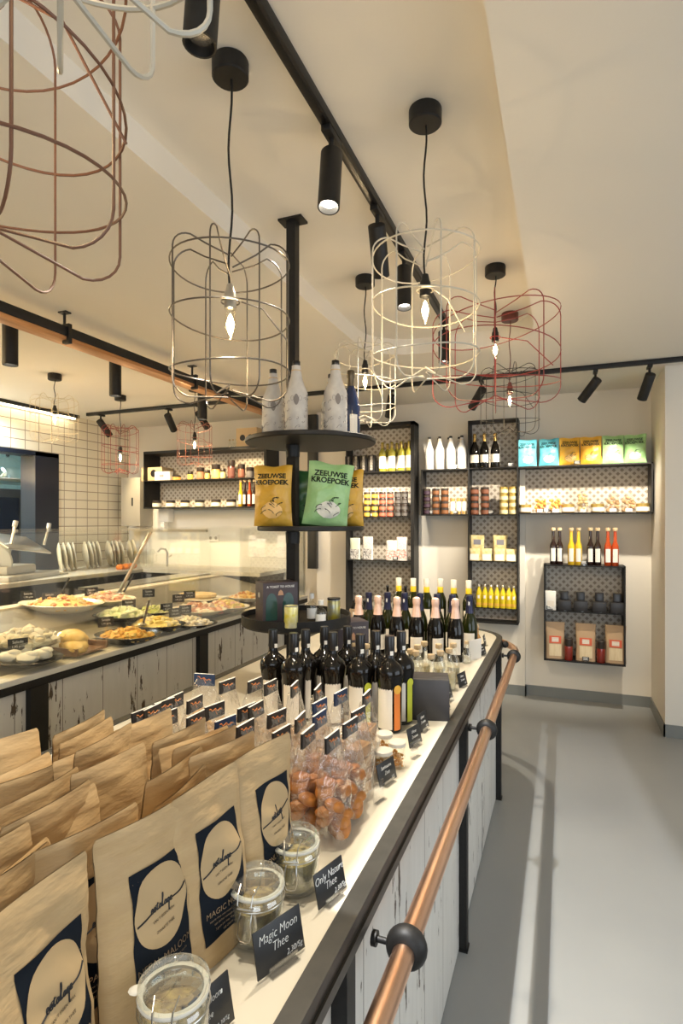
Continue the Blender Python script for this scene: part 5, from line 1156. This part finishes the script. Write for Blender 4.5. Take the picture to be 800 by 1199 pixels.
for (u, v, rx, ry, h, m, kind, cols, size, nm, lab) in [
  (28,757,.19,.15,.07,M_glass,'glass_bowl',WHITE,.026,'mozzarella_salad','large glass bowl of pale cheese balls at the left edge of the deli display'),
  (72,712,.26,.17,.06,M_bw,'oval_platter',PASTA,.020,'pasta_salad','oval white platter of orange pasta salad at the back left'),
  (122,704,.20,.16,.045,M_bw,'serving_dish',HAM+PASTA[:1],.024,'chicken_pasta','dish of mixed chicken pasta behind the glass seam'),
  (142,722,.17,.13,.035,M_bd,'black_dish',[(.62,.68,.38),(.74,.76,.52)],.03,'chicory_salad','black dish of pale green chicory right of the glass seam'),
  (150,748,.17,.14,.05,M_bd,'black_bowl',ORA,.018,'chickpea_salad','black bowl of orange chickpeas just behind the front sill'),
  (183,735,.17,.13,.05,M_bd,'black_bowl',YEL,.022,'potato_salad','black bowl of pale yellow diced potatoes behind the sill'),
  (180,718,.13,.11,.04,M_bd,'black_dish',GREEN,.018,'green_salad','black dish of green leafy salad in the middle of the display'),
  (222,730,.17,.13,.03,M_bd,'black_plate',WHITE,.022,'sliced_cheese','black plate with white slices right of the napkin roll'),
  (232,716,.19,.15,.045,M_bw,'serving_dish',HAM+WHITE[:1],.028,'ham_rolls','heaped dish of ham rolls towards the far end of the display'),
  (262,712,.18,.14,.045,M_bw,'serving_dish',HAM+YEL[:1],.026,'roast_slices','dish of pink and yellow slices before the gift box'),
  (288,700,.15,.12,.04,M_bw,'serving_dish',PASTA,.022,'pasty_pieces','small dish of golden pieces at the far end of the display')]:
    rx *= 1.2; ry *= 1.2; p = deck(u, v+4); bowl(kind, p, rx, ry, h, m, lab); heap(nm, p+Vector((0,0,h*.55)), rx*.86, ry*.86, h*.9+.02, size, cols, nm.replace('_',' ')+' heaped in the '+lab, n=80)
# flat pie
p = deck(232, 700); t = thing('flat_pie', 'flat round golden pie on a board towards the far end of the deli display', 'pie', p+Vector((0,0,.004))); MB().lathe([(0,0),(.15,0),(.165,.02),(.16,.032),(.12,.036),(0,.04)], 28, M=Matrix.Diagonal((1,.8,1,1)), cap=False).build('crust', mat('pie_crust', (.72,.50,.24), .6, noise=(20,(.8,.64,.4),.8)), t); MB().box((-.2,-.17,-.003),(.2,.17,0)).build('board', M_bw, t)
# black plate with white meringues
p = deck(30, 778); bowl('black_plate', p, .20, .15, .035, M_bd, 'black plate of white meringues nearest the sill at the left edge')
for i, (dx, dy) in enumerate([(-.07,.03),(.05,.05),(.06,-.04),(-.05,-.05)]):
    o = MB(); o.blob((0,0,0), (.06,.045,.028), sub=2, jit=.09).blob((.02,.01,.018), (.035,.03,.018), sub=2, jit=.1); o = o.build('meringue', mat('meringue_white', (.84,.82,.75), .5)); o.location = p+Vector((dx,dy,.045)); tag(o, 'white meringue, %s on the black plate at the left edge' % ['left back','right back','right front','left front'][i], 'meringue', 'meringues')
# bread on a wooden tray
p = deck(85, 762); t = thing('wooden_tray', 'small wooden tray holding the golden loaves behind the sill', 'tray', p, .1); MB().box((-.13,-.12,.0),(.13,.12,.012), bev=.003).box((-.13,-.12,.012),(.13,-.108,.04)).box((-.13,.108,.012),(.13,.12,.04)).build('tray_body', mat('walnut_wood', (.22,.11,.05), .5), t)
M_bread = mat('golden_loaf', (.78,.50,.13), .5, noise=(18,(.84,.64,.25),.9), bump=(25,.5))
for i, (dx, dy, dz, lab) in enumerate([(0,.0,.075,'golden loaf lying on top in the wooden tray'),(-.04,.05,.035,'golden loaf underneath at the back of the wooden tray'),(.05,-.03,.035,'golden loaf underneath at the front of the wooden tray')]):
    o = MB().blob((0,0,0), (.062,.115,.042), sub=3, jit=.04).build('bread_loaf', M_bread); o.location = p+Vector((dx,dy,dz)); o.rotation_euler = (0,0,[1.2,.3,1.0][i]); tag(o, lab, 'bread', 'golden loaves')
p = deck(199, 727); t = thing('napkin_roll', 'rolled white napkin lying in the deli display', 'napkin', p+Vector((0,0,.032)), .9); MB().cyl((-.08,0,0),(.07,0,.0),.032,seg=16,r2=.026).build('roll', M_bw, t); MB().cyl((.071,0,0),(.073,0,0),.018,seg=12).build('inner_fold', M_label, t)
# serving cutlery
for (u, v, rz, lab) in [(68,698,.5,'dark serving spoon standing in the orange pasta salad'),(145,690,.4,'dark serving spoon in the chicken pasta dish'),(168,728,1.2,'dark tongs lying over the diced potatoes')]:
    p = deck(u, v+14); t = thing('serving_spoon', lab, 'spoon', p+Vector((0,0,.07)), rz); MB().tube([(0,0,0),(.03,.02,.06),(.06,.04,.13)], .007, seg=8).build('handle', M_bd, t); MB().blob((-.01,-.005,-.01), (.03,.022,.01), sub=2, jit=0).build('spoon_head', M_steel, t)
# small black cards in the display
def deli_card(u, v, lab, first=[None]):
    p = deck(u, v+10)
    if first[0] is None:
        t = thing('deli_price_card', 'x', 'price card'); MB().box((-.045,-.0015,.055),(.045,.0015,.115)).build('card', M_chalk, t)
        text('lettering', 'Salade', .020, M_ink, t, T(0,-.002,.098) @ FRONT); text('lettering', '1,95 p/st', .016, M_ink, t, T(0,-.002,.075) @ FRONT)
        MB().box((-.006,-.004,0),(.006,.004,.06)).box((-.02,-.015,0),(.02,.015,.006)).build('foot', M_acryl, t); first[0] = Maker(t)
    first[0].put(p+Vector((0,0,.002)), math.radians(random.uniform(50, 68)), lab, 'small black price cards in the deli display')
for u, v, lab in [(21,765,'over the black plate of meringues'),(33,703,'left of the orange pasta salad'),(58,704,'above the middle of the orange pasta salad'),(107,697,'behind the chicken pasta'),(151,712,'over the pale green chicory'),(124,735,'low down left of the chickpeas'),(195,716,'over the green leafy salad'),(205,722,'first beside the napkin roll'),(217,718,'second beside the napkin roll'),(209,704,'tall one before the rear rail'),(222,699,'in front of the flat pie'),(174,698,'on the rear rail in the middle')]: deli_card(u, v, 'small black price card '+lab+' in the deli display')

# ================================================================ KITCHEN BEHIND THE DELI COUNTER
M_ktop = mat('kitchen_worktop', (.66,.62,.52), .35); 
kc = thing('kitchen_counter', 'pale kitchen worktop on dark cabinets along the tiled wall', 'counter', (0,0,0))
MB().box((XL+.004, -.5, 1.085), (-4.40, 5.76, 1.125), bev=.002).build('worktop', M_ktop, kc)
MB().box((XL+.01, -.5, .0), (-4.46, 5.75, 1.083)).build('cabinet_body', M_dk, kc, smooth=False)
sc_ = thing('sink_counter', 'pale worktop with sink under the kitchen wall shelf', 'counter', (0,0,0))
MB().box((-4.395, 5.12, 1.085), (-2.9, 5.76, 1.125)).build('worktop', M_ktop, sc_)
MB().box((-4.39, 5.16, 0), (-2.95, 5.75, 1.083)).build('cabinet_body', M_dk, sc_)
t = thing('prep_shelf', 'narrow steel edged work shelf between the deli display and the back counter', 'shelf', (-3.62, 4.35, 0)); MB().box((-.14,-.75,1.085),(.14,.75,1.105)).build('board', M_steel, t); MB().box((-.12,-.73,.0),(.12,.73,1.08)).build('base_cabinet', M_dk, t)
# plates standing in a rack
t0 = thing('dinner_plate', 'x', 'plate'); MB().lathe([(0,0),(.09,0),(.15,.02),(.152,.023),(.09,.006),(0,.006)], 36, M=RY(PI/2-.12), cap=False).build('dish', mat('ivory_china', (.66,.60,.44), .25), t0)
MB().lathe([(.150,.021),(.1535,.024),(.150,.026)], 36, M=RY(PI/2-.12), cap=False).build('rim', M_bw, t0)
mk = Maker(t0); ax = at(84, 650, x=-5.0).y; bx_ = at(158, 650, x=-4.75).y
for i in range(14):
    yy_ = 4.50+i*.062+(i//4)*.10; mk.put((-4.98, yy_, 1.125+.152), PI/2-.62+.05*(i%3-1), 'ivory plate standing upright in the row along the tiled wall, %d from the left' % (i+1) if False else 'ivory plate standing on edge in the row along the tiled wall', 'plates standing along the tiled wall')
# peppers
for i in range(5):
    p = at(141+3.6*i, 661, x=-4.55); o = MB().blob((0,0,0), (.05,.045,.035), sub=2, jit=.10).build('bell_pepper', mat('orange_pepper', (.80,.22,.02), .3)); o.location = (-4.55+.02*(i%2), p.y, 1.15); tag(o, 'orange pepper on the kitchen counter, %s from the left' % ORD[i], 'pepper', 'orange peppers')
# slicer
p = at(28, 670, x=-4.75)
t = thing('meat_slicer', 'white and steel slicing machine on the counter before the pass-through', 'slicer', (-4.72, 3.80, 1.125), .25)
M_wm = mat('white_enamel', (.50,.50,.47), .3)
MB().box((-.20,-.36,.0),(.20,.36,.05), bev=.012).box((-.12,-.25,.05),(.10,.15,.13), bev=.02).build('base', M_wm, t)
MB().box((-.16,-.30,-.008),(.16,.30,.008), M=T(0,.02,.33) @ RX(-.12) @ RY(.5), bev=.004).build('carriage_tray', M_steel, t)
MB().lathe([(0,0),(.15,0),(.155,.01),(.15,.02),(0,.02)], 32, M=T(-.02,-.22,.20) @ RX(PI/2+.35), cap=False).build('blade_guard', M_wm, t)
MB().tube([(.05,-.20,.10),(.05,-.08,.50)], .013, seg=8).tube([(.05,.33,.30),(.05,.40,.47)], .012, seg=8).build('arm', M_steel, t); MB().cyl((.05,-.09,.48),(.05,-.07,.53),.022).build('knob', M_wm, t); MB().cyl((.05,.40,.46),(.05,.41,.51),.02).build('knob', M_wm, t)
MB().box((-.22,.36,.0),(.2,.50,.02), bev=.004).build('cutting_board', M_wm, t)
# soap dispenser, jug, tap on the back counter
p = at(187, 600, y=5.6)
t = thing('soap_dispenser', 'white wall mounted dispenser above the sink counter', 'dispenser', (p.x, 5.784, p.z-.12)); MB().box((-.08,-.12,0),(.08,0,.2), bev=.03).build('housing', M_white, t); MB().box((-.03,-.14,-.06),(.03,-.06,.005), bev=.01).build('lever', M_white, t)
p = at(172, 661, y=5.35); t = thing('measuring_jug', 'clear measuring jug beside the orange peppers', 'jug', (p.x, 5.35, 1.125)); MB().lathe([(0,.002),(.07,0),(.085,.2),(.09,.205)], 24, cap=False).build('jug_body', M_glass, t); MB().tube([(.085,0,.18),(.14,0,.17),(.14,0,.07),(.078,0,.05)], .008).build('handle', M_glass, t)
p = at(196, 663, y=5.5); t = thing('kitchen_tap', 'steel swan neck tap on the back counter', 'tap', (p.x, 5.5, 1.125)); MB().tube([(0,0,0),(0,0,.16),(-.02,-.01,.20),(-.07,-.03,.21),(-.10,-.05,.17)], .013, seg=10).build('spout', M_steel, t); MB().cyl((0,0,.10),(.06,.0,.13),.008).build('lever', M_steel, t)
# things seen through the pass-through
t = thing('combi_oven', 'dark glass fronted combi oven seen through the pass-through opening', 'oven', (-6.30, 4.62, .98))
MB().box((-.35,-.55,0),(.35,.5,1.05), bev=.01).build('housing', mat('dark_steel', (.10,.10,.11), .3, .7), t)
MB().box((.351,-.50,.08),(.356,.20,.95)).build('door', mat('oven_glass', (.01,.015,.03), .05), t); MB().tube([(.39,.22,.2),(.39,.22,.85)], .012).build('handle', M_steel, t)
MB().box((.352,.27,.1),(.357,.46,.95)).build('control_panel', mat('control_panel', (.02,.02,.02), .2), t)
t = thing('kitchen_shelf', 'steel shelf above the oven in the back kitchen', 'shelf', (-6.4, 4.3, 2.13)); MB().box((-.3,-.9,0),(.3,1.2,.03)).build('board', M_steel, t); MB().box((-.28,-.85,-.1),(-.25,-.82,0)).build('bracket', M_steel, t)
p = at(9, 548, x=-6.3); t = thing('glass_dome', 'clear glass dome on the shelf seen through the pass-through', 'cloche', (-6.25, at(9,548,x=-6.25).y, 2.16)); MB().lathe([(.17,0),(.17,.12),(.13,.22),(.05,.27),(0,.275)], 28, cap=False).build('dome', thin_glass('dome_glass', (.95,1,1), .15, .9), t); MB().lathe([(0,.275),(.02,.28),(.022,.31),(0,.32)], 14, cap=False).build('knob', M_bd, t); MB().lathe([(0,.001),(.18,.001),(.18,.01),(0,.01)], 28, cap=False).build('plate', M_bw, t)
# small things in the kitchen wall shelf
def kx(u, y=5.6): return at(u, 600, y=y).x
zm, zb_ = d_mid+.001, dz0+.013; sc_k = lambda px, y=5.6: px*(-SN*0+1)*5.9/665
def kbox(name, u0, u1, h, z, m, lab, cat='box', y=5.6, d=.12):
    x0, x1 = kx(u0, y), kx(u1, y); t = thing(name, lab, cat, ((x0+x1)/2, y, z)); w_ = x1-x0
    MB().box((-w_/2,-d/2,0),(w_/2,d/2,h), bev=.003).build('box_body', m, t); return t, w_
t, w_ = kbox('cardboard_box', 172, 196, .165, zm, mat('pale_cardboard', (.58,.42,.24), .7), 'pale cardboard box at the left in the kitchen wall shelf', y=5.66, d=.2)
MB().lathe([(0,0),(.045,0),(.045,.001),(0,.001)], 20, M=T(w_*.1,-.1005,.09) @ RX(PI/2), cap=False).build('round_emblem', M_liq, t)
t, w_ = kbox('white_box', 183, 201, .105, zm, M_wl, 'white box in front of the cardboard box in the kitchen wall shelf', y=5.55, d=.06); MB().box((-.04,-.0312,.04),(.02,-.0302,.07)).build('print', M_gq, t)
t, w_ = kbox('cardboard_box', 281, 305, .21, dz1+.001, mat('pale_cardboard', (.58,.42,.24), .7), 'tan box with two dark round windows on top of the kitchen wall shelf', y=5.62, d=.16)
for dx in (-.05, .05): MB().lathe([(0,0),(.035,0),(.035,.001),(0,.001)], 20, M=T(dx,-.0805,.10) @ RX(PI/2), cap=False).build('round_window', M_liq, t)
mk = Maker(decor_bottle(M_glass, .09))
for i, u in enumerate((269, 273, 277)): mk.put((kx(u), 5.6, dz1), 0, 'tiny clear bottle on top of the kitchen wall shelf, %s from left' % ORD[i], 'tiny bottles on the kitchen wall shelf')
KJ = [(207,.06,(.70,.32,.05),.05),(223,.10,(.70,.55,.08),.032),(235,.14,(.35,.16,.08),.045),(243,.11,(.78,.60,.15),.03),(253,.17,(.55,.36,.12),.05),(261,.12,(.66,.48,.2),.03),(271,.21,(.12,.03,.02),.042),(283,.16,(.20,.06,.03),.040),(293,.12,(.10,.09,.09),.045)]
for i, (u, h, c, r) in enumerate(KJ):
    o = jar('preserve_jar', '%s jar in upper bay of kitchen wall shelf, %s from left' % (['orange','yellow','brown banded','golden','large tan','honey','tall dark red','dark brown','black'][i], ORD[i]), gl('kitchen_preserve_%d' % i, c), M_lidd, r, h, mat('kitchen_label_%d' % i, tuple(min(1, q*1.3+.04) for q in c), .6)); o.location = (kx(u), 5.6, zm)
mk = Maker(jar('low_jar', 'x', gl('olive_preserve', (.35,.30,.08)), M_lidd, .055, .085, M_wl))
for i, u in enumerate((184, 200, 217, 234, 253, 271)): mk.put((kx(u), 5.6, zb_), 0, 'low white jar in lower bay of kitchen wall shelf, %s from left' % ORD[i], 'low jars in the kitchen wall shelf')
for i, (u, k) in enumerate([(282,'yellow'),(287,'dark'),(292.5,'red'),(298,'dark')]): SY[k].put((kx(u,5.55), 5.55, zb_), 0, 'slim %s sauce bottle at the right of the kitchen wall shelf, %s' % (k, ORD[i]), 'sauce bottles in the kitchen wall shelf', (1,1,.95))
